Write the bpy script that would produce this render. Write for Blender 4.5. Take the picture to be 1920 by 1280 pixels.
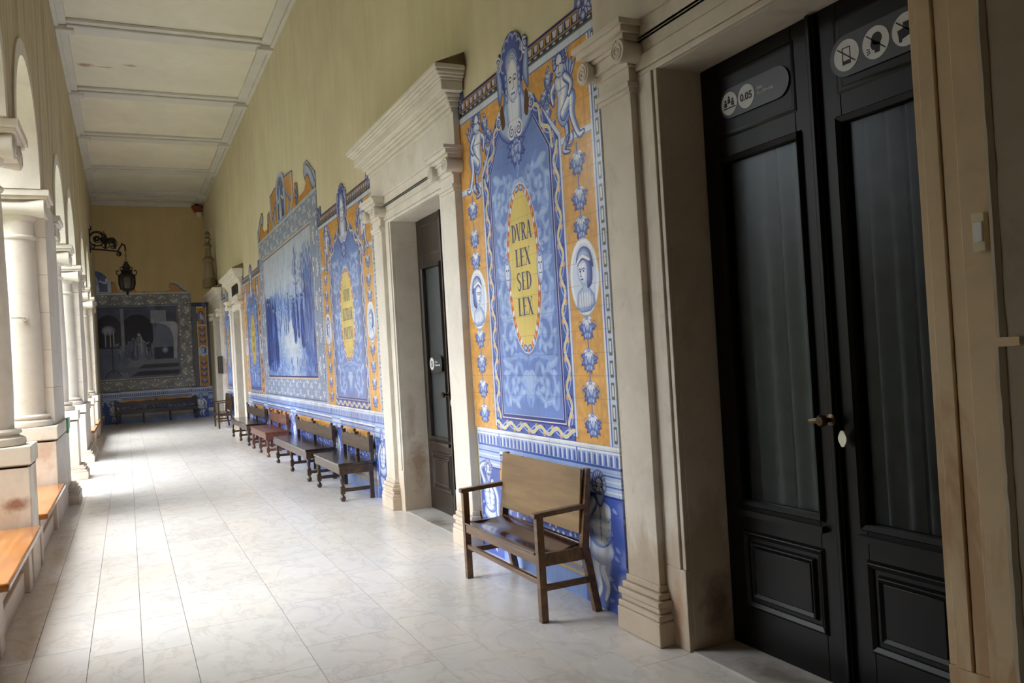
import bpy, bmesh, math, random
import numpy as np
from mathutils import Vector, Matrix
sc = bpy.context.scene
for o in list(bpy.data.objects): bpy.data.objects.remove(o)
col = sc.collection
R = math.radians

# ---------------------------------------------------------------- camera
cd = bpy.data.cameras.new('camera'); cam = bpy.data.objects.new('camera', cd); col.objects.link(cam)
cd.sensor_fit = 'HORIZONTAL'; cd.sensor_width = 36; cd.lens = 28.8; cd.clip_start = .05; cd.clip_end = 300
cam.matrix_world = Matrix(((0.903245, 0.047908, -0.426443, 0), (-0.425134, -0.03533, -0.904441, 0), (-0.058396, 0.998227, -0.011544, 1.6), (0, 0, 0, 1)))
sc.camera = cam
# ---------------------------------------------------------------- sky and exposure
wd = bpy.data.worlds.new('overcast_sky'); sc.world = wd; wd.use_nodes = True
nt = wd.node_tree; bg = nt.nodes['Background']
tc = nt.nodes.new('ShaderNodeTexCoord'); sx = nt.nodes.new('ShaderNodeSeparateXYZ'); cr = nt.nodes.new('ShaderNodeValToRGB')
nt.links.new(tc.outputs['Generated'], sx.inputs[0]); nt.links.new(sx.outputs['Z'], cr.inputs[0]); nt.links.new(cr.outputs[0], bg.inputs[0])
cr.color_ramp.elements[0].position = 0; cr.color_ramp.elements[0].color = (.42, .46, .50, 1)
cr.color_ramp.elements[1].position = .95; cr.color_ramp.elements[1].color = (.96, .985, 1, 1)
bg.inputs[1].default_value = SKY_STRENGTH = 11.0
sc.view_settings.view_transform = 'Standard'; sc.view_settings.look = 'None'; sc.view_settings.gamma = 1; sc.view_settings.use_curve_mapping = False
sc.view_settings.exposure = EXPOSURE = 0.52
sc.cycles.max_bounces = 10; sc.cycles.diffuse_bounces = 6; sc.cycles.glossy_bounces = 4; sc.cycles.transparent_max_bounces = 8
sc.cycles.sample_clamp_indirect = 8; sc.cycles.caustics_reflective = False; sc.cycles.caustics_refractive = False
PPM = (430, 210, 110, 150, 170, 100)   # painting resolution per metre
# ---------------------------------------------------------------- tile painting (computed with numpy)
W_=(230,233,240); LB=(178,198,232); MB_=(110,138,206); BL=(74,98,180); DB=(44,54,130)
ORG=(218,164,90); YEL=(220,198,112); RED=(206,104,44); GRN=(112,128,112); SLATE=(126,142,172)

def vnoise(h, w, cell, seed):
    r = np.random.RandomState(seed)
    gh, gw = int(h/cell)+3, int(w/cell)+3
    g = r.rand(gh, gw)
    y = np.arange(h)/cell; x = np.arange(w)/cell
    yi = y.astype(int); xi = x.astype(int)
    fy = (y-yi)[:, None]; fx = (x-xi)[None, :]
    fy = fy*fy*(3-2*fy); fx = fx*fx*(3-2*fx)
    a = g[yi][:, xi]; b = g[yi][:, xi+1]; c = g[yi+1][:, xi]; d = g[yi+1][:, xi+1]
    return (a*(1-fx)+b*fx)*(1-fy)+(c*(1-fx)+d*fx)*fy

def arc(cx, cy, rx, ry, a0, a1, n=18):
    t = np.radians(np.linspace(a0, a1, n))
    return [(cx+rx*math.cos(a), cy+ry*math.sin(a)) for a in t]

def spiral(cx, cy, r0, r1, a0, turns, n=34):
    out = []
    for i in range(n):
        t = i/(n-1); a = math.radians(a0)+turns*2*math.pi*t; r = r0+(r1-r0)*t
        out.append((cx+r*math.cos(a), cy+r*math.sin(a)))
    return out

def smooth(pts, n=5, closed=False):
    P = [np.array(p, float) for p in pts]; m = len(P); out = []
    rng = range(m) if closed else range(m-1)
    for i in rng:
        if closed: p0, p1, p2, p3 = P[i-1], P[i], P[(i+1) % m], P[(i+2) % m]
        else: p0, p1, p2, p3 = P[max(i-1, 0)], P[i], P[i+1], P[min(i+2, m-1)]
        for k in range(n):
            t = k/n
            out.append(tuple(.5*((2*p1)+(p2-p0)*t+(2*p0-5*p1+4*p2-p3)*t*t+(3*p1-p0-3*p2+p3)*t**3)))
    if not closed: out.append(tuple(P[-1]))
    return out

class Canvas:
    """paints flat colours on a glazed tile panel; u to the right, v up, in metres"""
    def __init__(s, u0, v0, u1, v1, ppm, bg):
        s.u0, s.v0, s.u1, s.v1, s.ppm = u0, v0, u1, v1, ppm
        s.w = max(8, int(round((u1-u0)*ppm))); s.h = max(8, int(round((v1-v0)*ppm)))
        s.a = np.zeros((s.h, s.w, 3), np.float32); s.a[:] = np.array(bg, np.float32)/255
        s.mir = None
    def px(s, pts):
        p = np.array(pts, np.float32).reshape(-1, 2)
        if s.mir is not None: p = np.stack([2*s.mir-p[:, 0], p[:, 1]], 1)
        return np.stack([(p[:, 0]-s.u0)*s.ppm, (p[:, 1]-s.v0)*s.ppm], 1)
    def win(s, P, pad):
        x0 = max(0, int(P[:, 0].min()-pad)); x1 = min(s.w, int(P[:, 0].max()+pad)+2)
        y0 = max(0, int(P[:, 1].min()-pad)); y1 = min(s.h, int(P[:, 1].max()+pad)+2)
        if x1 <= x0 or y1 <= y0: return None
        return x0, x1, y0, y1
    def dist(s, P, wn, closed, wid=None):
        x0, x1, y0, y1 = wn
        X, Y = np.meshgrid(np.arange(x0, x1, dtype=np.float32)+.5, np.arange(y0, y1, dtype=np.float32)+.5)
        d = np.full(X.shape, 1e9, np.float32); ins = np.zeros(X.shape, bool)
        n = len(P); m = n if closed else n-1
        for i in range(m):
            ax, ay = P[i]; bx, by = P[(i+1) % n]
            ex, ey = bx-ax, by-ay; l2 = ex*ex+ey*ey+1e-9
            wx_, wy_ = X-ax, Y-ay
            t = np.clip((wx_*ex+wy_*ey)/l2, 0, 1)
            q = np.sqrt((wx_-ex*t)**2+(wy_-ey*t)**2)
            if wid is not None: q = q-(wid[i]+(wid[min(i+1, len(wid)-1)]-wid[i])*t)
            np.minimum(d, q, out=d)
            if closed and abs(ey) > 1e-9:
                ins ^= ((ay > Y) != (by > Y)) & (X < ex*(Y-ay)/ey+ax)
        return np.where(ins, -d, d) if closed else d
    def comp(s, wn, m, col):
        x0, x1, y0, y1 = wn
        reg = s.a[y0:y1, x0:x1]
        reg += (col-reg)*m[..., None]
    def fill(s, pts, col, al=1., ol=None, olw=.003):
        P = s.px(pts); wn = s.win(P, 2+olw*s.ppm)
        if wn is None: return
        d = s.dist(P, wn, True)
        if ol is not None: s.comp(wn, np.clip(.5+olw*s.ppm-d, 0, 1)*al, np.array(ol, np.float32)/255)
        s.comp(wn, np.clip(.5-d, 0, 1)*al, np.array(col, np.float32)/255)
    def model(s, pts, light, dark, w, ol=None, olw=.003, lx=.5, ly=.5):
        """a form drawn in wash: dark rim, pale middle"""
        P = s.px(pts); wn = s.win(P, 2+olw*s.ppm)
        if wn is None: return
        d = s.dist(P, wn, True)
        t = np.clip(-d/max(1., w*s.ppm), 0, 1)
        x0, x1, y0, y1 = wn
        gx = np.linspace(-1, 1, x1-x0)[None, :]*(-1 if s.mir is not None else 1); gy = np.linspace(-1, 1, y1-y0)[:, None]
        t = np.clip(t*.75+.25+(-lx*gx+ly*gy)*.28, 0, 1)
        t = (t*t*(3-2*t))[..., None]
        c = np.array(dark, np.float32)/255*(1-t)+np.array(light, np.float32)/255*t
        if ol is not None: s.comp(wn, np.clip(.5+olw*s.ppm-d, 0, 1), np.array(ol, np.float32)/255)
        m = np.clip(.5-d, 0, 1)[..., None]
        reg = s.a[y0:y1, x0:x1]; reg += (c-reg)*m
    def line(s, pts, w, col, al=1., closed=False):
        P = s.px(pts)
        ws = np.interp(np.linspace(0, 1, len(P)), np.linspace(0, 1, len(w)), w) if hasattr(w, '__len__') else np.full(len(P)+1, w)
        ws = ws.astype(np.float32)*.5*s.ppm
        wn = s.win(P, 2+ws.max())
        if wn is None: return
        if closed: P = np.vstack([P, P[:1]])
        d = s.dist(P, wn, False, ws)
        thin = np.clip(2*ws.max(), 0, 1)
        s.comp(wn, np.clip(.5-d, 0, 1)*al*max(thin, .35), np.array(col, np.float32)/255)
    def rect(s, x0, y0, x1, y1, col, al=1.):
        P = s.px([(x0, y0), (x1, y1)])
        xa, xb = sorted((P[0, 0], P[1, 0])); ya, yb = sorted((P[0, 1], P[1, 1]))
        X = np.arange(s.w)+.5; Y = np.arange(s.h)+.5
        m = (np.clip(.5+np.minimum(X-xa, xb-X), 0, 1)[None, :]*np.clip(.5+np.minimum(Y-ya, yb-Y), 0, 1)[:, None])*al
        s.a += (np.array(col, np.float32)/255-s.a)*m[..., None].astype(np.float32)
    def ell(s, cx, cy, rx, ry, col, al=1., ol=None, olw=.003):
        s.fill(arc(cx, cy, rx, ry, 0, 360, 30)[:-1], col, al, ol, olw)
    def ball(s, cx, cy, rx, ry, light, dark, ol=None, olw=.003):
        s.model(arc(cx, cy, rx, ry, 0, 360, 22)[:-1], light, dark, min(rx, ry)*.9, ol, olw)
    def wash(s, amt, cell, seed):
        s.a *= (1+amt*(vnoise(s.h, s.w, max(2, cell*s.ppm), seed)-.5)[..., None]).astype(np.float32)
    def joints(s, step=.14, al=.3, col=(70, 74, 92), wd=.0035, ou=0, ov=0):
        k = s.u0+ou
        while k < s.u1:
            s.rect(k-wd/2, s.v0, k+wd/2, s.v1, col, al); k += step
        k = s.v0+ov
        while k < s.v1:
            s.rect(s.u0, k-wd/2, s.u1, k+wd/2, col, al); k += step
    def image(s, name):
        im = bpy.data.images.new(name, s.w, s.h)
        b = np.ones((s.h, s.w, 4), np.float32); b[..., :3] = np.clip(s.a, 0, 1)
        im.pixels.foreach_set(b.ravel()); im.update(); im.pack()
        return im

# --- lettering: tall narrow capitals with thick and thin strokes
def glyph(ch):
    T, H, S = .17, .055, .04
    st = lambda x: [[(x-T/2, 0), (x+T/2, 0), (x+T/2, 1), (x-T/2, 1)], [(x-.17, 0), (x+.17, 0), (x+.17, S), (x-.17, S)], [(x-.17, 1-S), (x+.17, 1-S), (x+.17, 1), (x-.17, 1)]]
    def th(x): return [[(x-H/2, 0), (x+H/2, 0), (x+H/2, 1), (x-H/2, 1)], [(x-.12, 0), (x+.12, 0), (x+.12, S), (x-.12, S)]]
    def dg(x0, y0, x1, y1, w): return [[(x0-w/2, y0), (x0+w/2, y0), (x1+w/2, y1), (x1-w/2, y1)]]
    def sf(x, y, r=.14): return [[(x-r, y), (x+r, y), (x+r, y+S), (x-r, y+S)]]
    def bowl(x0, xr, ya, yb):
        o = arc(x0, (ya+yb)/2, xr, (yb-ya)/2, -90, 90, 14); i = arc(x0, (ya+yb)/2, xr-T, (yb-ya)/2-S, 90, -90, 14)
        return [o+i]
    def bar(x0, x1, y, tip): return [[(x0, y), (x1, y), (x1, y+S), (x0, y+S)], [(x1-S, y-(tip if y > .9 else 0)), (x1, y-(tip if y > .9 else 0)), (x1, y+S+(tip if y < .1 else 0)), (x1-S, y+S+(tip if y < .1 else 0))]]
    if ch == 'D': return .66, st(.17)+bowl(.2, .44, 0, 1)
    if ch == 'V': return .66, dg(.12, 1, .34, 0, T)+dg(.56, 1, .38, 0, H)+sf(.12, 1-S)+sf(.56, 1-S, .11)
    if ch == 'A': return .68, dg(.1, 0, .32, 1, H)+dg(.58, 0, .36, 1, T)+sf(.1, 0, .1)+sf(.58, 0)+[[(.17, .3), (.5, .3), (.5, .3+S), (.17, .3+S)]]
    if ch == 'R': return .68, st(.17)+bowl(.2, .37, .48, 1)+dg(.58, 0, .32, .5, T)+sf(.6, 0, .1)
    if ch == 'P': return .6, st(.17)+bowl(.2, .38, .44, 1)
    if ch == 'L': return .54, st(.17)+bar(.17, .5, 0, .2)
    if ch == 'E': return .56, st(.17)+bar(.17, .5, 0, .18)+bar(.17, .5, 1-S, .18)+bar(.17, .42, .5, .0)
    if ch == 'X': return .66, dg(.12, 1, .54, 0, T)+dg(.54, 1, .12, 0, H)+sf(.12, 1-S)+sf(.54, 1-S, .1)+sf(.12, 0, .1)+sf(.54, 0)
    if ch == 'T': return .6, st(.3)+[[(.03, 1-S), (.57, 1-S), (.57, 1), (.03, 1)], [(.03, .8), (.03+S, .8), (.03+S, 1), (.03, 1)], [(.57-S, .8), (.57, .8), (.57, 1), (.57-S, 1)]]
    if ch == 'I': return .34, st(.17)
    if ch == 'M': return .86, th(.14)+dg(.16, 1, .42, .05, T)+dg(.68, 1, .44, .05, H)+st(.7)+sf(.14, 1-S, .1)
    if ch == 'S':
        c = smooth([(.5, .8), (.38, .97), (.2, .93), (.13, .76), (.22, .6), (.42, .44), (.5, .25), (.4, .05), (.22, .03), (.1, .22)], 4)
        return .62, [('S', c)]
    return .3, []

def lettering(cv, text, cx, y, h, wide, col):
    gs = [glyph(c) for c in text]; tot = sum(g[0] for g in gs)
    k = wide/tot; x = cx-wide/2
    for wd, polys in gs:
        for p in polys:
            if p[0] == 'S':
                c = p[1]; n = len(c)
                cv.line([(x+a*k, y+b*h) for a, b in c], [h*(.045+.1*math.sin(math.pi*i/(n-1))) for i in range(n)], col)
            else: cv.fill([(x+a*k, y+b*h) for a, b in p], col)
        x += wd*k

# --- ornaments
def leafp(x, y, ang, ln, wd):
    c, s_ = math.cos(ang), math.sin(ang)
    q = [(0, 0), (.25*ln, wd*.5), (.6*ln, wd*.42), (ln, 0), (.6*ln, -wd*.42), (.25*ln, -wd*.5)]
    return [(x+a*c-b*s_, y+a*s_+b*c) for a, b in q]

def spray(cv, x, y, s, rnd):
    """a bunch of fruit and leaves under a crown of white petals"""
    for a in (-160, -20, -135, -45, -112, -68, 175, 5):
        r = math.radians(a+rnd.uniform(-9, 9))
        cv.model(leafp(x+.25*s*math.cos(r), y+.05*s+.2*s*math.sin(r), r, s*rnd.uniform(.62, .8), s*.36), MB_, DB, s*.14, DB, .002)
    for (dx, dy, r) in ((-.3, -.12, .26), (.3, -.1, .27), (0, -.42, .27), (-.02, .02, .3), (-.2, -.5, .17), (.24, -.5, .16)):
        cv.ball(x+dx*s, y+dy*s, r*s, r*s*1.1, LB, BL, DB, .002)
    for a in (-172, -8, -140, -40, -108, -72):
        r = math.radians(a+rnd.uniform(-6, 6))
        cv.model(leafp(x, y+.52*s, r, s*.62, s*.26), (240, 242, 248), LB, s*.1, BL, .0018)
    cv.ball(x, y+.55*s, .12*s, .1*s, LB, BL, DB, .0015)
    for sg in (-1, 1):
        cv.line(smooth([(x+sg*.5*s, y+.2*s), (x+sg*.85*s, y+.36*s), (x+sg*.98*s, y+.1*s), (x+sg*.86*s, y-.1*s)], 4), .0045, BL)

def bust(cv, x, y, rx, ry, face, hat=True):
    cv.ell(x, y, rx, ry, (238, 241, 246), 1, LB, .006)
    cv.ell(x, y, rx*.86, ry*.88, (206, 220, 243))
    f = face
    cv.model([(x-.62*rx, y-.8*ry), (x-.5*rx, y-.42*ry), (x-.1*rx, y-.26*ry), (x+.3*rx, y-.3*ry), (x+.62*rx, y-.5*ry), (x+.66*rx, y-.74*ry), (x+.3*rx, y-.9*ry), (x-.3*rx, y-.92*ry)], (228, 233, 246), MB_, rx*.25, BL, .003)
    for k in (-.3, -.12, .06, .24, .42):
        cv.line([(x+k*rx, y-.36*ry), (x+(k*.9)*rx, y-.85*ry)], .005, MB_, .8)
    hair = smooth([(x+.1*rx*f, y-.28*ry), (x+.5*rx*f, y-.2*ry), (x+.56*rx*f, y+.22*ry), (x+.3*rx*f, y+.56*ry), (x-.2*rx*f, y+.56*ry), (x-.42*rx*f, y+.3*ry), (x, y+.1*ry)], 4, True)
    cv.model(hair, MB_, DB, rx*.3, DB, .003)
    fc = smooth([(x-.02*rx*f, y-.22*ry), (x-.26*rx*f, y-.12*ry), (x-.42*rx*f, y+.06*ry), (x-.4*rx*f, y+.3*ry), (x-.1*rx*f, y+.44*ry), (x+.18*rx*f, y+.34*ry), (x+.22*rx*f, y+.06*ry), (x+.14*rx*f, y-.2*ry)], 4, True)
    cv.model(fc, (238, 240, 248), LB, rx*.28, BL, .003)
    cv.fill([(x+.16*rx*f, y-.1*ry), (x+.2*rx*f, y-.42*ry), (x-.12*rx*f, y-.42*ry), (x-.1*rx*f, y-.16*ry)], LB)
    for k in (-.27, -.02):
        cv.line(smooth([(x+(k-.09)*rx*f, y+.2*ry), (x+k*rx*f, y+.225*ry), (x+(k+.1)*rx*f, y+.2*ry)], 3), .006, DB)
        cv.ell(x+k*rx*f, y+.155*ry, .05*rx, .026*ry, DB)
    cv.line([(x-.2*rx*f, y+.18*ry), (x-.27*rx*f, y+.03*ry), (x-.17*rx*f, y+.02*ry)], .006, BL)
    cv.line([(x-.25*rx*f, y-.06*ry), (x-.08*rx*f, y-.06*ry)], .008, BL)
    if hat:
        cv.model(smooth([(x-.5*rx*f, y+.36*ry), (x-.36*rx*f, y+.66*ry), (x+.06*rx*f, y+.78*ry), (x+.5*rx*f, y+.62*ry), (x+.66*rx*f, y+.22*ry), (x+.42*rx*f, y+.36*ry), (x, y+.46*ry)], 4, True), LB, DB, rx*.28, DB, .003)
        cv.line(smooth([(x-.46*rx*f, y+.38*ry), (x-.1*rx*f, y+.54*ry), (x+.4*rx*f, y+.42*ry)], 4), .02, W_)
    else:
        for k in range(6): cv.line(arc(x, y+.2*ry, (.3+.04*k)*rx, (.3+.04*k)*ry, 20+20*k, 100+16*k, 6), .005, LB)

def limb(cv, pts, ws, light=(240, 241, 246), dark=MB_):
    c = smooth(pts, 4); n = len(c); wi = np.interp(np.linspace(0, 1, n), np.linspace(0, 1, len(ws)), ws)
    cv.line(c, [w+.012 for w in wi], DB); cv.line(c, list(wi), dark)
    off = .16
    cv.line([(a-off*w, b+off*w*.6) for (a, b), w in zip(c, wi)], [w*.66 for w in wi], LB)
    cv.line([(a-off*w*1.4, b+off*w*.8) for (a, b), w in zip(c, wi)], [w*.36 for w in wi], light)

def cherub(cv, x, y, s):
    """a seated child with a garland, feet at lower right"""
    rnd = random.Random(5)
    for k in range(14):
        spray(cv, x-.32*s+rnd.uniform(-.13, .1)*s, y+.04*s+rnd.uniform(-.3, .26)*s, rnd.uniform(.075, .11)*s, rnd)
    for k in range(5): cv.model(leafp(x+rnd.uniform(-.35, .3)*s, y+.42*s, rnd.uniform(0, 6), .12*s, .05*s), LB, DB, .02*s, DB, .002)
    for k in range(5):
        r = math.radians(40+k*17)
        cv.model(leafp(x+.1*s, y+.1*s, r, .34*s, .1*s), LB, DB, .03*s, DB, .002)
    limb(cv, [(x-.08*s, y+.2*s), (x-.22*s, y+.1*s), (x-.2*s, y-.03*s)], [.1*s, .08*s, .06*s])
    limb(cv, [(x+.06*s, y-.28*s), (x+.08*s, y-.46*s), (x-.02*s, y-.6*s), (x+.1*s, y-.64*s)], [.1*s, .09*s, .06*s, .03*s], LB, DB)
    cv.line(spiral(x+.1*s, y-.5*s, .02*s, .11*s, 0, 1.1), .03*s, DB); cv.line(spiral(x+.1*s, y-.5*s, .02*s, .11*s, 0, 1.1), .014*s, MB_)
    body = smooth([(x-.14*s, y+.22*s), (x+.12*s, y+.22*s), (x+.15*s, y+.05*s), (x+.1*s, y-.08*s), (x+.15*s, y-.24*s), (x, y-.34*s), (x-.13*s, y-.2*s), (x-.1*s, y)], 4, True)
    cv.model(body, (242, 243, 247), MB_, .1*s, DB, .004)
    cv.line([(x-.01*s, y+.2*s), (x-.01*s, y+.02*s)], .006, MB_); cv.line([(x-.09*s, y+.07*s), (x+.1*s, y+.08*s)], .006, MB_)
    cv.ell(x+.01*s, y-.12*s, .012*s, .012*s, BL)
    limb(cv, [(x+.02*s, y-.2*s), (x+.22*s, y-.06*s), (x+.2*s, y-.26*s), (x+.32*s, y-.5*s), (x+.42*s, y-.5*s)], [.15*s, .13*s, .1*s, .07*s, .04*s])
    limb(cv, [(x+.1*s, y+.19*s), (x+.22*s, y+.08*s), (x+.16*s, y-.02*s)], [.1*s, .08*s, .05*s])
    cv.ball(x-.02*s, y+.36*s, .115*s, .14*s, (243, 244, 248), LB, DB, .004)
    for k in range(12):
        a = math.radians(-10+k*19)
        cv.ball(x-.02*s+.11*s*math.cos(a), y+.4*s+.12*s*math.sin(a), .045*s, .045*s, LB, DB, DB, .002)
    for k in (-.06, .02): cv.line([(x+(k-.025)*s, y+.36*s), (x+(k+.025)*s, y+.36*s)], .008, DB)
    cv.line([(x-.025*s, y+.35*s), (x-.035*s, y+.3*s)], .005, BL); cv.line([(x-.05*s, y+.265*s), (x+.0*s, y+.265*s)], .007, BL)

def mask(cv, x, y, s):
    """a woman's head under a scallop shell between two volutes"""
    for m in (None, x):
        cv.mir = m
        cv.model(smooth([(x+.1*s, y-.62*s), (x+.45*s, y-.5*s), (x+.5*s, y-.26*s), (x+.28*s, y-.1*s), (x+.3*s, y+.2*s), (x+.44*s, y+.42*s), (x+.36*s, y+.5*s), (x+.2*s, y+.3*s), (x+.1*s, y)], 4, True), LB, BL, .1*s, DB, .004)
        
        cv.line(spiral(x+.48*s, y-.3*s, .1*s, .012*s, 120, 1.5), .02, W_); cv.line(spiral(x+.48*s, y-.3*s, .085*s, .012*s, 120, 1.5), .007, DB)
        cv.fill(smooth([(x+.34*s, y-.1*s), (x+.42*s, y-.2*s), (x+.38*s, y-.42*s), (x+.28*s, y-.36*s)], 4, True), (92, 62, 44))
    cv.mir = None
    sh = smooth([(x-.3*s, y+.12*s), (x-.32*s, y+.4*s), (x-.2*s, y+.62*s), (x, y+.72*s), (x+.2*s, y+.62*s), (x+.32*s, y+.4*s), (x+.3*s, y+.12*s), (x, y-.2*s)], 5, True)
    cv.model(sh, BL, DB, .14*s, (60, 58, 96), .006)
    pts = []
    for k in range(7):
        a0 = 195-k*30; pts += arc(x+.25*s*math.cos(math.radians(a0-15)), y+.36*s+.27*s*math.sin(math.radians(a0-15)), .07*s, .07*s, a0+75, a0-105, 6)
    cv.line(pts, .014, W_); cv.line(pts, .005, BL)
    cv.model(smooth([(x-.16*s, y-.5*s), (x-.2*s, y-.1*s), (x-.14*s, y+.06*s), (x+.14*s, y+.06*s), (x+.2*s, y-.1*s), (x+.16*s, y-.5*s)], 4, True), (226, 231, 244), MB_, .1*s, BL, .004)
    cv.ball(x, y+.34*s, .2*s, .18*s, LB, BL, DB, .004)
    for m in (None, x):
        cv.mir = m
        cv.model(smooth([(x+.3*s, y+.1*s), (x+.36*s, y+.34*s), (x+.46*s, y+.5*s), (x+.46*s, y+.2*s), (x+.42*s, y-.1*s)], 4, True), LB, BL, .08*s, DB, .004)
        cv.line(spiral(x+.4*s, y+.44*s, .1*s, .012*s, 250, -1.6), .02, W_); cv.line(spiral(x+.4*s, y+.44*s, .085*s, .012*s, 250, -1.6), .007, DB)
    cv.mir = None
    fc = smooth([(x, y-.16*s), (x-.12*s, y-.06*s), (x-.16*s, y+.12*s), (x-.13*s, y+.32*s), (x, y+.4*s), (x+.13*s, y+.32*s), (x+.16*s, y+.12*s), (x+.12*s, y-.06*s)], 4, True)
    cv.model(fc, (240, 241, 247), LB, .1*s, BL, .004)
    for k in range(5): cv.line(smooth([(x-.15*s, y+(.22+.035*k)*s), (x-.03*s, y+(.36+.02*k)*s), (x+.05*s, y+(.38+.02*k)*s), (x+.15*s, y+(.24+.03*k)*s)], 4), .006, (MB_, W_)[k % 2])
    for k in (-.07, .07):
        cv.line(smooth([(x+(k-.045)*s, y+.15*s), (x+k*s, y+.175*s), (x+(k+.045)*s, y+.15*s)], 3), .007, DB); cv.ell(x+k*s, y+.115*s, .03*s, .014*s, DB)
    cv.line([(x+.02*s, y+.14*s), (x+.035*s, y+.02*s), (x-.02*s, y+.01*s)], .007, BL); cv.line([(x-.045*s, y-.05*s), (x+.045*s, y-.05*s)], .012, BL)
    for sg in (-1, 1):
        for k in range(4): cv.ball(x+sg*.19*s, y+(.2-.09*k)*s, .04*s, .05*s, LB, BL, DB, .002)
        cv.line(spiral(x+sg*.1*s, y-.52*s, .1*s, .012*s, 90, -sg*1.5), .03, W_); cv.line(spiral(x+sg*.1*s, y-.52*s, .08*s, .012*s, 90, -sg*1.5), .008, DB)

def guilloche(cv, x0, y0, x1, y1, wd):
    """a wavy yellow and white strap with orange buds along a line"""
    L = math.hypot(x1-x0, y1-y0); n = max(2, int(L/.115)); ux, uy = (x1-x0)/L, (y1-y0)/L; nx, ny = -uy, ux
    q = lambda t, o: (x0+ux*t+nx*o, y0+uy*t+ny*o)
    cv.fill([q(0, -wd/2), q(L, -wd/2), q(L, wd/2), q(0, wd/2)], BL)
    for k in range(n):
        sg = 1 if k % 2 else -1; t = (k+.5)*L/n
        cv.ball(*q(t, sg*wd*.24), .018, .018, (240, 170, 80), RED, W_, .003)
        cv.fill(leafp(*q(t, -sg*wd*.42), math.atan2(uy, ux)+math.pi/2*sg, wd*.4, .03), DB)
    ph = [q(i*L/(n*8), wd*.27*math.cos(math.pi*i/8)) for i in range(n*8+1)]
    cv.line(ph, .026, W_); cv.line(ph, .014, (220, 204, 120))
    ph2 = [q(i*L/(n*8), wd*.27*math.cos(math.pi*i/8+math.pi*.6)) for i in range(n*8+1)]
    cv.line(ph2, .009, LB)

def rinceau(cv, cx, cols, y0, y1, half, seed):
    """pale acanthus scrolls on the blue field, mirrored about its axis"""
    c1, c2 = cols; rnd = random.Random(seed); c0 = tuple(int((a+b)/2) for a, b in zip(c1, MB_))
    n = int((y1-y0)/.29); st = (y1-y0)/n
    for m in (None, cx):
        cv.mir = m
        for k in range(60):
            x = cx+rnd.uniform(0, half*1.05); y = rnd.uniform(y0, y1)
            cv.model(leafp(x, y, rnd.uniform(.3, 2.6), rnd.uniform(.08, .15), .06), c0, MB_, .03)
        for k in range(n):
            yy = y0+(k+.5)*st; xx = cx+half*.6; sg = 1 if k % 2 else -1
            cv.line(smooth([(cx+.02, yy-.5*st), (cx+.16, yy-.42*st*sg), (xx+.1, yy-.5*st), (xx+.16, yy)], 5), [.02, .045, .05, .03]*6, c1)
            sp = spiral(xx, yy, .02, .15*min(1.3, half/.45), 30*k, 1.45*sg); nn = len(sp)
            cv.line(sp, [.016+.04*i/nn for i in range(nn)], c1); cv.line(sp, [.004+.01*i/nn for i in range(nn)], c2)
            for i in range(5, nn, 3):
                a = math.atan2(sp[i][1]-yy, sp[i][0]-xx)
                cv.model(leafp(sp[i][0], sp[i][1], a+.8*sg, rnd.uniform(.06, .11), .055), c2, c1, .02)
            cv.ball(xx, yy, .036, .036, c2, c1)
            for j in range(4): cv.model(leafp(cx+.01, yy-.12+.07*j, math.radians(75-38*j), .16, .065), c2, c1, .02)
            cv.model(leafp(cx+half*.98, yy+.5*st, math.radians(200), .2, .08), c2, c1, .03)
            cv.model(smooth([(cx, yy+.08), (cx+.07, yy+.04), (cx+.05, yy-.05), (cx, yy-.09)], 3, True), c2, c1, .03)
    cv.mir = None

def fluting(cv, x0, y0, x1, y1, step):
    """blue and white entablature band with little niches"""
    h = y1-y0
    cv.rect(x0, y0, x1, y1, (150, 174, 226)); cv.rect(x0, y1-.2*h, x1, y1, (236, 239, 245)); cv.rect(x0, y0, x1, y0+.12*h, BL)
    n = max(1, int((x1-x0)/step))
    for k in range(n):
        c = x0+(k+.5)*(x1-x0)/n
        cv.fill([(c-.2*step, y0+.16*h), (c+.2*step, y0+.16*h)]+arc(c, y0+.6*h, .2*step, .12*h, 0, 180, 7), BL)
        cv.rect(c+.3*step, y0+.14*h, c+.5*step, y0+.78*h, (236, 239, 245))

def frieze(cv, x0, y0, x1, y1):
    h = y1-y0; cv.rect(x0, y0, x1, y1, (44, 48, 88)); cv.rect(x0, y1-.14*h, x1, y1, (52, 44, 110)); cv.rect(x0, y1-.2*h, x1, y1-.14*h, (200, 160, 80))
    n = max(2, int((x1-x0)/.085))
    for k in range(n):
        c = x0+(k+.5)*(x1-x0)/n; d = (x1-x0)/n
        cv.fill([(c-.34*d, y0+.76*h), (c+.34*d, y0+.76*h), (c+.2*d, y0+.42*h), (c-.2*d, y0+.42*h)], (186, 190, 214), 1, (40, 36, 70), .004)
        cv.line([(c+.42*d, y0+.42*h), (c+.46*d, y0+.76*h)], .012, (206, 150, 60))
        cv.rect(c-.34*d, y0+.14*h, c+.1*d, y0+.24*h, (180, 188, 200))
    cv.rect(x0, y0+.3*h, x1, y0+.36*h, (196, 156, 78)); cv.rect(x0, y0+.02*h, x1, y0+.07*h, (100, 120, 84))

def corner_bunch(cv, x, y, s, seed):
    rnd = random.Random(seed)
    for k in range(16):
        a = rnd.uniform(0, 6.3); r = rnd.uniform(0, .8)*s
        cv.ball(x+r*math.cos(a), y+r*1.4*math.sin(a), s*.3, s*.3, (200, 214, 240), DB, DB, .003)
    for k in range(12):
        a = rnd.uniform(0, 6.3); cv.model(leafp(x+.4*s*math.cos(a), y+.6*s*math.sin(a), a, s*.7, s*.3), LB, DB, s*.1, DB, .002)

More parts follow.
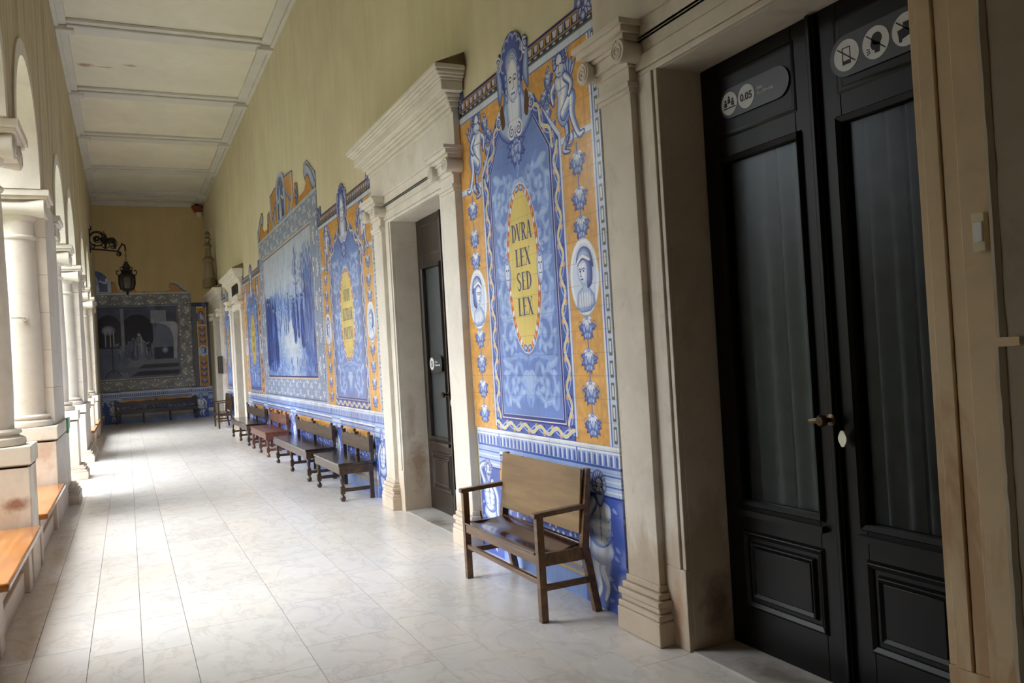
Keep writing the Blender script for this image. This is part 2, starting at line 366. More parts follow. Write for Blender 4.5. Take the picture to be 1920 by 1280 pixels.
def motto_panel(lines, ppm, w=2.26, seed=1, hats=(True, True), hf=.5, rx=.262):
    """the large upright panel with its yellow oval; u 0..w, v 1.0..3.92"""
    cv = Canvas(0, 1.0, w, 3.92, ppm, (200, 212, 236)); cx = w/2+.015; rnd = random.Random(seed)
    k = 1; L, R = cx-hf, cx+hf; e_ = L-.14
    cv.rect(0, 1, w, 3.92, ORG)
    a = cv.a; nz = vnoise(cv.h, cv.w, max(2, .03*ppm), seed+9)[..., None].astype(np.float32)
    a *= (.93+.12*nz)
    # outer borders
    for m in (None, w/2):
        cv.mir = m
        cv.rect(0, 1, .075, 3.5, (196, 208, 232)); cv.rect(.068, 1, .08, 3.5, BL); cv.rect(.08, 1, .1, 3.5, (226, 232, 244))
        z = 1.02
        while z < 3.48:
            if m is None:
                cv.line(arc(.05, z+.04, .034, .036, -100, 100, 10), .012, BL); cv.ell(.03, z+.04, .016, .018, SLATE)
            else: cv.rect(.014, z, .05, z+.1, (86, 100, 92)); cv.rect(.024, z+.018, .042, z+.085, W_)
            z += .088 if m is None else .13
    cv.mir = None
    # columns of fruit with a portrait roundel
    for m, hat in ((None, hats[0]), (w/2, hats[1])):
        cv.mir = m
        c = (.1+e_)/2 if m is None else (.1+e_)/2-.02
        cv.rect(.1, 2.885, e_, 2.93, (214, 224, 242)); cv.rect(.1, 2.885, e_, 2.89, MB_)
        cv.rect(c-.006, 1.15, c+.006, 2.86, BL)
        for z in (1.12, 1.32, 1.52, 1.72, 2.34, 2.52, 2.74): spray(cv, c, z, .105, rnd)
        cv.mir = None
        bust(cv, c if m is None else w-c, 2.03, .17, .235, -1 if m is None else 1, hat)
    for m in (None, w/2+.015):
        cv.mir = m
        cherub(cv, cx+hf+.19, 3.19, .57)
    cv.mir = None
    # white edge and strap round the blue field
    out = [(L-.14, 1.03), (R+.14, 1.03), (R+.14, 2.97), (cx+.26, 3.36), (cx-.26, 3.36), (L-.14, 2.97)]
    cv.fill(out, (206, 216, 238), 1, BL, .004)
    cv.fill([(L-.115, 1.0), (R+.115, 1.0), (R+.115, 2.95), (cx+.24, 3.34), (cx-.24, 3.34), (L-.115, 2.95)], DB)
    for m in (None, cx):
        cv.mir = m
        guilloche(cv, R+.06, 1.1, R+.06, 2.93, .1); guilloche(cv, R+.05, 2.93, cx+.27, 3.3, .1)
    cv.mir = None
    guilloche(cv, L-.1, 1.045, R+.1, 1.045, .085)
    fld = [(L, 1.1), (R, 1.1), (R, 2.93), (cx+.2, 3.3), (cx-.2, 3.3), (L, 2.93)]
    cv.fill(fld, W_, 1); s_ = lambda d: [(cx+(p-cx)*(1-d/hf), 1.1+d+(q-1.1)*(1-1.3*d/2.2)) for p, q in fld]
    cv.fill(s_(.008), DB); cv.fill(s_(.03), LB); cv.fill(s_(.036), MB_)
    sub = cv.a.copy()
    rinceau(cv, cx, ((140, 170, 228), (172, 196, 238)), 1.2, 2.9, hf-.05, seed)
    for z in (1.28, 1.4, 2.86, 2.98): spray(cv, cx+(.2 if z < 2 else .0), z, .09, rnd) if z > 2.9 else None
    msk = np.zeros_like(cv.a[..., 0]); t = Canvas(0, 1.0, w, 3.92, ppm, (0, 0, 0)); t.fill(s_(.036), (255, 255, 255)); msk = t.a[..., :1]
    cv.a = sub*(1-msk)+cv.a*msk
    # upper dark part of the field, flowers hanging from the mask
    for r_ in range(10): pass
    spray(cv, cx, 3.04, .16, rnd); spray(cv, cx, 3.13, .1, rnd)
    cv.line(smooth([(cx, 2.95), (cx+.012, 2.88), (cx-.012, 2.83)], 4), .008, LB)
    # frieze, white fillet
    cv.rect(0, 3.47, w, 3.52, (206, 216, 236)); cv.rect(0, 3.465, w, 3.472, BL)
    frieze(cv, 0, 3.52, w, 3.66)
    cv.rect(0, 3.66, w, 3.92, (96, 112, 160))
    for x in (.1, w-.1): corner_bunch(cv, x, 3.68, .1, 3)
    mask(cv, cx, 3.45, .56)
    # the oval
    oy, ry = 2.18, .595
    cv.ell(cx, oy, rx+.012, ry+.012, W_); cv.ell(cx, oy, rx, ry, RED, 1, BL, .003)
    for i in range(44):
        a_ = 2*math.pi*i/44
        cv.ball(cx+(rx-.022)*math.cos(a_), oy+(ry-.022)*math.sin(a_), .017, .024, (240, 180, 96) if i % 2 else (236, 238, 244), RED if i % 2 else LB)
    cv.ell(cx, oy, rx-.045, ry-.045, YEL, 1, W_, .004)
    cv.a *= 1
    for sg in (-1, 1):
        cv.ball(cx+sg*rx, oy-.02, .05, .12, (238, 240, 247), MB_, BL, .003)
        for j in (-1, 1): cv.ell(cx+sg*rx+j*.016, oy+.01, .01, .007, DB)
        cv.line([(cx+sg*rx, oy), (cx+sg*rx, oy-.035)], .007, BL); cv.line([(cx+sg*rx-.015, oy-.06), (cx+sg*rx+.015, oy-.06)], .008, BL)
        for j in range(4): cv.ball(cx+sg*rx+.05*sg*(j % 2), oy+.07+.02*j, .022, .02, LB, BL)
    for y_ in (oy+ry-.03, oy-ry+.03):
        for sg in (-1, 1): cv.ball(cx+sg*.035, y_, .03, .022, LB, BL, DB, .002)
    for tx, ty, th, tw in lines:
        if tx: lettering(cv, tx, cx, ty-th/2, th, tw, (62, 64, 104))
        else:
            n = max(3, int(tw/.05))
            for i in range(n): cv.rect(cx-tw/2+i*tw/n, ty-th/2, cx-tw/2+i*tw/n+.02, ty+th/2, (110, 104, 96), .8)
    cv.joints(.14, .3); cv.wash(.10, .14, seed+2); cv.wash(.06, .5, seed+4)
    return cv

def crouching(cv, x, y0, h, m, arm_up):
    """a bearded bearer of the entablature, bent under its load"""
    cv.mir = m
    s = h
    limb(cv, [(x-.02*s, y0+.46*s), (x+.06*s, y0+.3*s), (x-.02*s, y0+.16*s), (x+.02*s, y0+.05*s)], [.17*s, .14*s, .1*s, .05*s], (214, 222, 240), BL)
    limb(cv, [(x+.1*s, y0+.48*s), (x+.16*s, y0+.3*s), (x+.1*s, y0+.14*s), (x+.16*s, y0+.03*s)], [.18*s, .15*s, .1*s, .05*s], (222, 229, 243), MB_)
    for k in range(4): cv.line([(x+.13*s+.02*k*s, y0+.02*s), (x+.13*s+.02*k*s, y0)], .008, BL)
    cv.model(smooth([(x-.1*s, y0+.56*s), (x-.16*s, y0+.44*s), (x, y0+.34*s), (x+.2*s, y0+.38*s), (x+.22*s, y0+.52*s), (x+.06*s, y0+.6*s)], 4, True), (212, 222, 242), BL, .08*s, DB, .004)
    cv.model(smooth([(x-.12*s, y0+.84*s), (x+.12*s, y0+.86*s), (x+.2*s, y0+.7*s), (x+.18*s, y0+.52*s), (x+.04*s, y0+.48*s), (x-.1*s, y0+.54*s), (x-.14*s, y0+.7*s)], 4, True), (240, 242, 247), MB_, .1*s, DB, .004)
    for (dx, dy, rx, ry) in ((-.05, .76, .085, .07), (.1, .765, .085, .07), (-.04, .665, .075, .045), (.09, .665, .075, .045), (-.03, .6, .07, .04), (.09, .6, .07, .04), (.03, .535, .1, .045)):
        cv.model(arc(x+dx*s, y0+dy*s, rx*s, ry*s, 0, 360, 16)[:-1], (247, 248, 250), LB, .05*s)
        cv.line(arc(x+dx*s, y0+dy*s, rx*s, ry*s, 200, 340, 8), .008, MB_)
    cv.line([(x+.025*s, y0+.82*s), (x+.03*s, y0+.54*s)], .007, BL)
    cv.line(smooth([(x+.17*s, y0+.8*s), (x+.19*s, y0+.68*s), (x+.16*s, y0+.55*s)], 4), [.03*s, .045*s, .02*s], BL, .7)
    if arm_up: limb(cv, [(x-.1*s, y0+.82*s), (x-.2*s, y0+.98*s), (x-.04*s, y0+1.04*s), (x+.12*s, y0+1.02*s)], [.11*s, .09*s, .08*s, .06*s])
    limb(cv, [(x+.14*s, y0+.83*s), (x+.26*s, y0+.68*s), (x+.25*s, y0+.5*s), (x+.27*s, y0+.36*s)], [.12*s, .1*s, .08*s, .05*s])
    hx, hy = (x+.02*s, y0+.97*s)
    cv.ball(hx, hy, .08*s, .1*s, (240, 241, 246), LB, DB, .004)
    for k in range(10):
        a = math.radians(-20+k*24); cv.ball(hx+.08*s*math.cos(a), hy+.03*s+.085*s*math.sin(a), .032*s, .034*s, (216, 224, 240), BL, DB, .002)
    cv.model(smooth([(hx-.07*s, hy-.04*s), (hx+.06*s, hy-.04*s), (hx+.04*s, hy-.14*s), (hx-.03*s, hy-.15*s)], 4, True), LB, DB, .04*s)
    for kk in (-.034, .034):
        cv.ell(hx+kk*s, hy+.012*s, .013*s, .009*s, DB); cv.line([(hx+(kk-.02)*s, hy+.034*s), (hx+(kk+.02)*s, hy+.036*s)], .006, BL)
    cv.line([(hx-.02*s, hy-.052*s), (hx+.025*s, hy-.05*s)], .008, DB)
    cv.line([(hx, hy+.01*s), (hx-.008*s, hy-.035*s)], .006, BL)
    cv.mir = None

def dado(w, ppm, seed, figs, panels):
    """painted plinth course: entablature, bearers and fruit panels; u 0..w, v 0..1"""
    cv = Canvas(0, 0, w, 1.0, ppm, (150, 176, 228)); rnd = random.Random(seed)
    cv.rect(0, 0, w, .16, (128, 156, 214)); cv.rect(0, .15, w, .165, (214, 176, 84)); cv.rect(0, .2, w, .21, (214, 176, 84)); cv.rect(0, .165, w, .2, (150, 158, 190))
    cv.rect(0, .21, w, .3, (206, 216, 238)); cv.rect(0, .3, w, .6, BL); cv.rect(0, .62, w, .72, (176, 198, 236))
    n = int(w/.05)
    for k in range(int(w*46)):
        cv.ball(rnd.uniform(0, w), rnd.uniform(.33, .58), .024, .022, (214, 224, 244), DB)
    for k in range(int(w*30)):
        cv.model(leafp(rnd.uniform(0, w), rnd.uniform(.32, .58), rnd.uniform(0, 6.3), .06, .03), LB, DB, .01)
    for (a, b) in panels: cv.rect(a, .6, b, .75, (212, 156, 82)); cv.rect(a, .595, b, .61, BL); [spray(cv, a+(b-a)*t, .66, .05, rnd) for t in (.12, .3, .7, .88)]
    cv.rect(0, .75, w, .86, (160, 184, 232)); cv.rect(0, .75, w, .765, BL); cv.rect(0, .8, w, .812, DB); cv.rect(0, .815, w, .835, (232, 236, 244))
    k = 0.
    while k < w: cv.ell(k, .783, .011, .011, DB); cv.ell(k+.017, .783, .008, .012, W_); k += .034
    fluting(cv, 0, .862, w, .975, .062); cv.rect(0, .97, w, 1.0, (238, 241, 246)); cv.rect(0, .967, w, .972, MB_)
    for (x, m, up, h) in figs:
        xx = 2*m-x if m is not None else x
        cv.rect(xx-.24, 0, xx+.24, .75, (74, 98, 184)); cv.rect(xx-.26, .7, xx+.26, .86, (176, 196, 234)); cv.rect(xx-.26, .69, xx+.26, .7, DB)
        for j in range(4): cv.rect(xx-.25, .72+.032*j, xx+.25, .728+.032*j, BL if j % 2 else W_)
        for j in range(30): cv.model(leafp(xx+rnd.uniform(-.23, .2), rnd.uniform(.06, .68), rnd.uniform(0, 6.3), .09, .04), (134, 160, 222), DB, .012)
        crouching(cv, x, .02, h, m, up)
        cv.rect(xx-.27, .86, xx-.255, .97, BL); cv.rect(xx+.255, .86, xx+.27, .97, BL)
    cv.joints(.14, .25); cv.wash(.12, .14, seed); cv.wash(.1, .5, seed+1)
    return cv

def vine_band(cv, x0, y0, x1, y1, seed, ground=(150, 164, 194), ink=(70, 84, 130), pale=(222, 228, 238)):
    vert = (y1-y0) > (x1-x0); L = (y1-y0) if vert else (x1-x0); wd = (x1-x0) if vert else (y1-y0)
    q = (lambda t, o: (x0+wd/2+o, y0+t)) if vert else (lambda t, o: (x0+t, y0+wd/2+o))
    cv.rect(x0, y0, x1, y1, ground)
    n = max(2, int(L/(wd*.85))); st = L/n
    for k in range(n):
        sg = 1 if k % 2 else -1; t = (k+.5)*st
        for (dx, dy, r) in ((0, .2, .15), (-.22, .1, .09), (.22, .1, .09), (0, -.34, .1), (.3, -.3, .08), (-.3, -.3, .08)):
            cv.ell(*q(t+dx*st, sg*dy*wd), r*wd, r*wd, pale, 1, ink, .006)
        for j in range(5):
            a = math.radians(90*sg+(j-2)*34)+(-math.pi/2 if vert else 0)*0
            b = q(t, sg*.1*wd); cv.fill(leafp(b[0], b[1], a if not vert else (0 if sg > 0 else math.pi)+(j-2)*.6, .3*wd, .11*wd), pale, 1, ink, .004)
    ph = [q(i*st/8, wd*.36*math.cos(math.pi*i/8)) for i in range(n*8+1)]
    cv.line(ph, .07*wd, ink); cv.line(ph, .045*wd, pale)
    e = .05*wd
    for o in (-wd/2+e/2, wd/2-e/2):
        m = int(L/.05)
        cv.line([q(0, o), q(L, o)], e, ink)
        for k in range(m): cv.ell(*q((k+.5)*L/m, o), e*.35, e*.4, pale)

def robed(cv, x, y, h, tone, rnd, light=None):
    """a draped figure put down in loose upright brush strokes"""
    l = light or tuple(min(255, c+66) for c in tone); d = tuple(int(c*.62) for c in tone)
    w = h*rnd.uniform(.13, .2); lean = rnd.uniform(-.05, .05)*h
    cv.fill(smooth([(x-w, y), (x-w*.75+lean, y+.62*h), (x-.3*w+lean, y+.82*h), (x+.4*w+lean, y+.82*h), (x+w*.8+lean, y+.6*h), (x+w*1.1, y)], 3, True), tone, .85)
    for k in range(11):
        t = rnd.uniform(-.95, .95); b0 = rnd.uniform(0, .5); b1 = min(.84, b0+rnd.uniform(.2, .5))
        c = rnd.choice([l, d, d, tone, l])
        cv.line(smooth([(x+t*w*(1.05-.35*b0)+lean*b0, y+b0*h), (x+t*w*(.95-.3*b1)+rnd.uniform(-.02, .02)*h+lean*b1, y+b1*h)], 2), [.05*h, .035*h, .02*h], c, .75)
    cv.ball(x+lean, y+.89*h, .055*h, .07*h, tuple(min(255, c+110) for c in tone), d)
    cv.fill(arc(x+lean, y+.91*h, .06*h, .062*h, -10, 190, 8), d, .9)
    if rnd.random() < .5: cv.line(smooth([(x+.5*w+lean, y+.7*h), (x+1.3*w, y+.56*h), (x+1.6*w, y+.62*h)], 3), .035*h, l, .9)

def strokes(cv, n, x0, x1, y0, y1, ln, wd, cols, rnd, tilt=0., al=.6):
    for k in range(n):
        x = rnd.uniform(x0, x1); y = rnd.uniform(y0, y1); L = ln*rnd.uniform(.5, 1.3); a = tilt+rnd.uniform(-.12, .12)
        cv.line([(x, y), (x+L*.5*math.sin(a)+rnd.uniform(-.02, .02), y+L*.5), (x+L*math.sin(a), y+L)], [wd*.4, wd, wd*.3], rnd.choice(cols), al)

def pediment_art(cv, x0, x1, y, hh, seed):
    """orange ground with grey volutes, a shield and cherubs above the framed scene"""
    rnd = random.Random(seed); cx = (x0+x1)/2; half = (x1-x0)/2
    cv.rect(x0, y, x1, y+hh, (206, 146, 72))
    for m in (None, cx):
        cv.mir = m
        cv.model(smooth([(x1, y), (x1, y+.3*hh), (x1-.12*half, y+.5*hh), (x1-.2*half, y+.62*hh), (x1-.27*half, y+.5*hh), (x1-.25*half, y+.34*hh), (x1-.2*half, y+.36*hh), (x1-.15*half, y+.3*hh), (x1-.08*half, y+.06*hh)], 4, True), (176, 190, 216), (78, 92, 140), .05, (60, 68, 110), .012)
        cv.line(smooth([(x1-.02, y+.12*hh), (x1-.1*half, y+.4*hh), (x1-.2*half, y+.55*hh)], 4), .03, (70, 80, 130))
        for k in range(7): cv.ball(cx+(.48+.05*rnd.random())*half, y+(.1+.05*k)*hh*.9, .07, .06, LB, DB, DB, .006)
        cv.line(smooth([(cx+.36*half, y+.86*hh), (cx+.38*half, y+.3*hh), (cx+.3*half, y+.02*hh)], 4), .09, (176, 188, 212)); 
        robed(cv, cx+.24*half, y+.02, .5*hh, (150, 168, 206), rnd)
        cv.fill([(cx, y+.82*hh), (cx+.4*half, y+.74*hh), (cx+.4*half, y+.86*hh), (cx, y+.96*hh)], (140, 154, 188), 1, (64, 72, 116), .015)
        for k in range(5): spray(cv, cx+(.12+.05*k)*half, y+(.58-.08*k)*hh, .07, rnd)
    cv.mir = None
    cv.fill([(cx-.15*half, y+.02), (cx+.15*half, y+.02)]+arc(cx, y+.6*hh, .15*half, .4*hh, 0, 180, 14), (176, 190, 220), 1, (58, 66, 112), .015)
    cv.fill([(cx-.11*half, y+.05), (cx+.11*half, y+.05)]+arc(cx, y+.58*hh, .11*half, .32*hh, 0, 180, 14), (80, 98, 154))
    robed(cv, cx-.02*half, y+.06, .74*hh, (176, 192, 224), rnd, (232, 236, 242))
    for sg in (-1, 1): cv.line(smooth([(cx+sg*.03*half, y+.5*hh), (cx+sg*.09*half, y+.42*hh), (cx+sg*.1*half, y+.58*hh)], 4), .05, (206, 214, 232))

def scene_panel(ppm):
    """big framed landscape with a crowd; u 0..5.8, v 1..4.95"""
    w = 5.67; cv = Canvas(0, 1.0, w, 4.95, ppm, (190, 202, 226)); rnd = random.Random(11)
    vine_band(cv, 0, 1.02, w, 1.36, 1); vine_band(cv, 0, 3.68, w, 4.08, 2); vine_band(cv, 0, 1.3, .5, 3.7, 3); vine_band(cv, w-.5, 1.3, w, 3.7, 4)
    m = (np.random.RandomState(3).rand(cv.h, cv.w, 1) < .12)
    pa, pb, pc, pd = .52, w-.52, 1.4, 3.66
    cv.rect(pa-.05, pc-.06, pb+.05, pd+.05, (206, 190, 176)); cv.rect(pa-.012, pc-.03, pb+.012, pd+.012, (60, 56, 110))
    x0, x1 = int(pa*ppm), int(pb*ppm); y0, y1 = int((pc-1)*ppm), int((pd-1)*ppm)
    H, Wd = y1-y0, x1-x0
    t = np.linspace(0, 1, H)[:, None]; u = np.linspace(0, 1, Wd)[None, :]
    n1 = vnoise(H, Wd, .35*ppm, 1); n2 = vnoise(H, Wd, .1*ppm, 2); n3 = vnoise(H, Wd, .03*ppm, 3)
    nv = vnoise(H, Wd*4, .12*ppm, 5)[:, ::4]
    br = .86-.04*t+0*u                                   # pale sky
    hor = .62+.05*np.sin(u*7)+.06*(n1-.5)
    hill = np.clip((hor-t)*40+2*(n2-.5), 0, 1); br = br*(1-hill)+hill*(.58+.22*(n2-.5))
    crowd = np.clip((.57+.10*np.abs(u-.45)-t+.08*(n2-.5))*30, 0, 1); br = br*(1-crowd)+crowd*(.5+.5*(nv-.5)+.25*(n3-.5))
    pc_ = .5+.22*(.5-t); path = np.clip(1.25-np.abs(u-pc_)/(.13+.16*(1-t)), 0, 1)*np.clip((.5-t)*9+.2, 0, 1)
    br = br*(1-path)+path*(.86+.16*(n3-.5))
    grd = np.clip((.22-t)*7, 0, 1)*(1-path*.6); br = br*(1-grd)+grd*(.52+.5*(n3-.5)+.2*(n2-.5))
    dl = np.clip((.27+.05*(n1-.5)-u)*26, 0, 1)*np.clip((.72-.35*u+.1*(n2-.5)-t)*14, 0, 1)*np.clip((t-.12)*12, 0, 1); br = br*(1-dl*.9)+dl*.9*(.16+.35*(nv-.4))
    dr = np.clip((u-.8+.08*(n1-.5))*20, 0, 1)*np.clip((.86+.2*(n2-.5)-t)*9, 0, 1); br = br*(1-dr*.8)+dr*.8*(.3+.4*(nv-.45))
    br = np.clip(br, 0, 1)[..., None]
    lo, mid, hi = (np.array(c, np.float32)/255 for c in ((48, 66, 140), (122, 152, 212), (228, 230, 228)))
    col = np.where(br < .5, lo+(mid-lo)*br*2, mid+(hi-mid)*(br*2-1))
    cv.a[y0:y1, x0:x1] = col
    keep = cv.a.copy()
    dk = [(52, 70, 142), (66, 88, 160), (84, 108, 176), (46, 60, 124)]; md = [(112, 138, 200), (136, 160, 212), (88, 114, 184), (160, 180, 220)]; lt = [(214, 222, 234), (190, 206, 232), (228, 230, 232)]
    strokes(cv, 170, .9, 5.1, 2.35, 2.75, .3, .05, md, rnd)
    for k in range(26):
        x = rnd.uniform(1.9, 5.1); robed(cv, x, rnd.uniform(2.1, 2.4), rnd.uniform(.34, .55), rnd.choice(md[:3]), rnd)
    for x, h, y in ((3.55, .75, 1.98), (3.85, .7, 2.06), (4.2, .85, 1.9), (4.5, .9, 1.78), (4.8, 1.05, 1.66), (5.08, 1.2, 1.52)): robed(cv, x, y, h, rnd.choice(dk[:3]), rnd)
    strokes(cv, 260, .56, 1.72, 1.62, 2.45, .38, .075, dk+md[:1], rnd, .03, .7)
    for x, h, y in ((.8, 1.35, 1.6), (1.12, 1.3, 1.56), (1.42, 1.22, 1.55), (1.68, 1.08, 1.62), (1.0, 1.2, 1.72)): robed(cv, x, y, h, rnd.choice(dk), rnd, (104, 130, 192))
    strokes(cv, 120, 4.5, 5.22, 1.6, 2.7, .45, .06, dk[1:]+md, rnd, -.02, .6)
    for x, t in ((3.75, 3.36), (4.3, 3.2), (4.62, 3.36), (4.95, 3.28)):
        cv.line([(x, 2.6), (x+.03, 2.9), (x+.01, t)], [.06, .05, .02], (78, 96, 156), .8)
        for k in range(34): cv.fill(leafp(x+rnd.gauss(0, .12), 2.85+rnd.uniform(0, t-2.75), rnd.uniform(0, 6), .13, .06), rnd.choice([(104, 128, 184), (130, 150, 198), (84, 106, 166)]), .5)
    strokes(cv, 40, 3.0, 3.9, 1.5, 1.95, .2, .05, lt, rnd, .5, .5); strokes(cv, 150, .6, 5.2, 1.42, 1.62, .1, .05, md+dk[2:3], rnd, .8, .5)
    cv.fill([(3.72, 3.05), (3.86, 3.05), (3.83, 3.5), (3.78, 3.52), (3.74, 3.3)], (86, 104, 162), .7)
    pic = cv.a[y0:y1, x0:x1].copy(); cv.a = keep; cv.a[y0:y1, x0:x1] = pic
    pediment_art(cv, 0, w, 4.1, .85, 7)
    cv.rect(0, 4.06, w, 4.11, (196, 206, 226))
    cv.joints(.14, .18); cv.wash(.1, .14, 5)
    return cv

def court_panel(ppm):
    """framed interior scene with arches, steps and a draped seat; u 0..2.8, v 1.03..5"""
    w = 2.82; cv = Canvas(0, 1.03, w, 5.0, ppm, (150, 160, 180)); rnd = random.Random(4)
    g = (128, 134, 146); ik = (56, 62, 82); pl = (206, 206, 200)
    vine_band(cv, 0, 1.03, w, 1.4, 1, g, ik, pl); vine_band(cv, 0, 3.78, w, 4.17, 2, g, ik, pl); vine_band(cv, w-.46, 1.36, w, 3.8, 3, g, ik, pl)
    x1 = w-.47
    cv.rect(0, 1.42, x1, 3.76, (74, 86, 124)); cv.rect(0, 1.41, x1+.03, 1.45, pl)
    cv.rect(0, 1.43, x1, 2.2, (96, 112, 150)); cv.wash(.25, .2, 9)
    for cx_, r in ((.3, .42), (1.15, .5)): cv.fill([(cx_-r, 2.3), (cx_+r, 2.3)]+arc(cx_, 2.95, r, .55, 0, 180, 16), (34, 40, 66))
    cv.rect(.66, 2.3, .76, 3.7, (128, 140, 172)); cv.rect(1.6, 2.3, 1.68, 3.7, (96, 108, 142))
    for k in range(22): robed(cv, rnd.uniform(.3, 1.7), rnd.uniform(2.05, 2.3), rnd.uniform(.35, .5), rnd.choice([(110, 122, 156), (80, 92, 130)]), rnd)
    cv.fill([(1.55, 2.2), (x1-.1, 2.2), (x1-.1, 3.25), (1.72, 3.2)], (106, 118, 150)); cv.rect(1.55, 3.2, 2.02, 3.62, (152, 162, 186))
    for k in range(8): cv.line([(1.58+.055*k, 3.2), (1.56+.055*k, 3.6)], .014, (96, 108, 140))
    cv.fill(smooth([(1.8, 3.22), (2.1, 3.05), (2.22, 2.6), (2.18, 1.9), (2.28, 1.9), (2.34, 2.7), (2.32, 3.2)], 4, True), (168, 178, 200))
    cv.rect(1.62, 1.95, 2.2, 2.4, (40, 46, 74)); cv.ball(1.95, 2.3, .1, .1, (160, 170, 196), BL)
    for (a, b, c, d, t) in ((.72, 1.78, x1, 2.02, 116), (1.05, 1.7, x1, 1.86, 50), (.85, 1.6, x1, 1.74, 104), (.9, 1.5, x1, 1.64, 44)):
        cv.fill([(a, b), (c, b), (c, d), (a+.22, d)], (t, int(t*1.08), int(t*1.36)))
    robed(cv, 1.2, 2.0, .95, (120, 132, 164), rnd, (170, 178, 198)); robed(cv, 1.02, 2.05, .75, (70, 82, 120), rnd)
    cv.fill([(0, 1.45), (.85, 1.45), (.8, 1.62), (0, 1.66)], (112, 126, 160)); cv.fill([(0, 1.45), (.55, 1.45), (.52, 2.4), (0, 2.45)], (84, 100, 142))
    cv.rect(.36, 1.62, .4, 2.42, (36, 40, 62)); cv.rect(.12, 2.42, .62, 2.47, (40, 46, 70))
    for sg in (-1, 1): cv.line(smooth([(.38, 1.72), (.38+sg*.12, 1.66), (.38+sg*.22, 1.52)], 4), .035, (34, 40, 62))
    cv.ball(.3, 3.0, .2, .16, (150, 160, 184), (74, 86, 124))
    for x in (.2, .34, .44): cv.rect(x-.014, 2.47, x+.014, 2.95, (190, 192, 190))
    pediment_art(cv, -2.75, w, 4.2, .8, 8)
    cv.rect(0, 4.15, w, 4.21, (186, 192, 200)); cv.joints(.14, .2); cv.wash(.12, .14, 6)
    return cv

def column_panel(ppm):
    """narrow orange strip of fruit and a roundel; u 0..0.6, v 1.03..3.84"""
    w = .6; cv = Canvas(0, 1.03, w, 3.84, ppm, (104, 108, 116)); rnd = random.Random(8)
    vine_band(cv, 0, 1.03, .14, 3.84, 1, (112, 116, 122), (58, 60, 72), (168, 170, 168)); vine_band(cv, w-.14, 1.03, w, 3.84, 2, (96, 100, 108), (50, 52, 66), (150, 152, 154))
    cv.rect(.15, 1.03, w-.15, 3.7, W_); cv.rect(.17, 1.04, w-.17, 3.66, (206, 146, 72))
    for z in (1.2, 1.42, 1.62, 1.82, 2.55, 2.76, 2.96): spray(cv, .3, z, .1, rnd)
    cv.rect(.16, 3.05, w-.16, 3.09, W_); bust(cv, .3, 2.2, .15, .2, 1, True); cherub(cv, .29, 3.34, .36)
    cv.rect(0, 3.7, w, 3.84, (70, 74, 96)); corner_bunch(cv, .4, 3.76, .08, 2)
    cv.joints(.14, .2); return cv
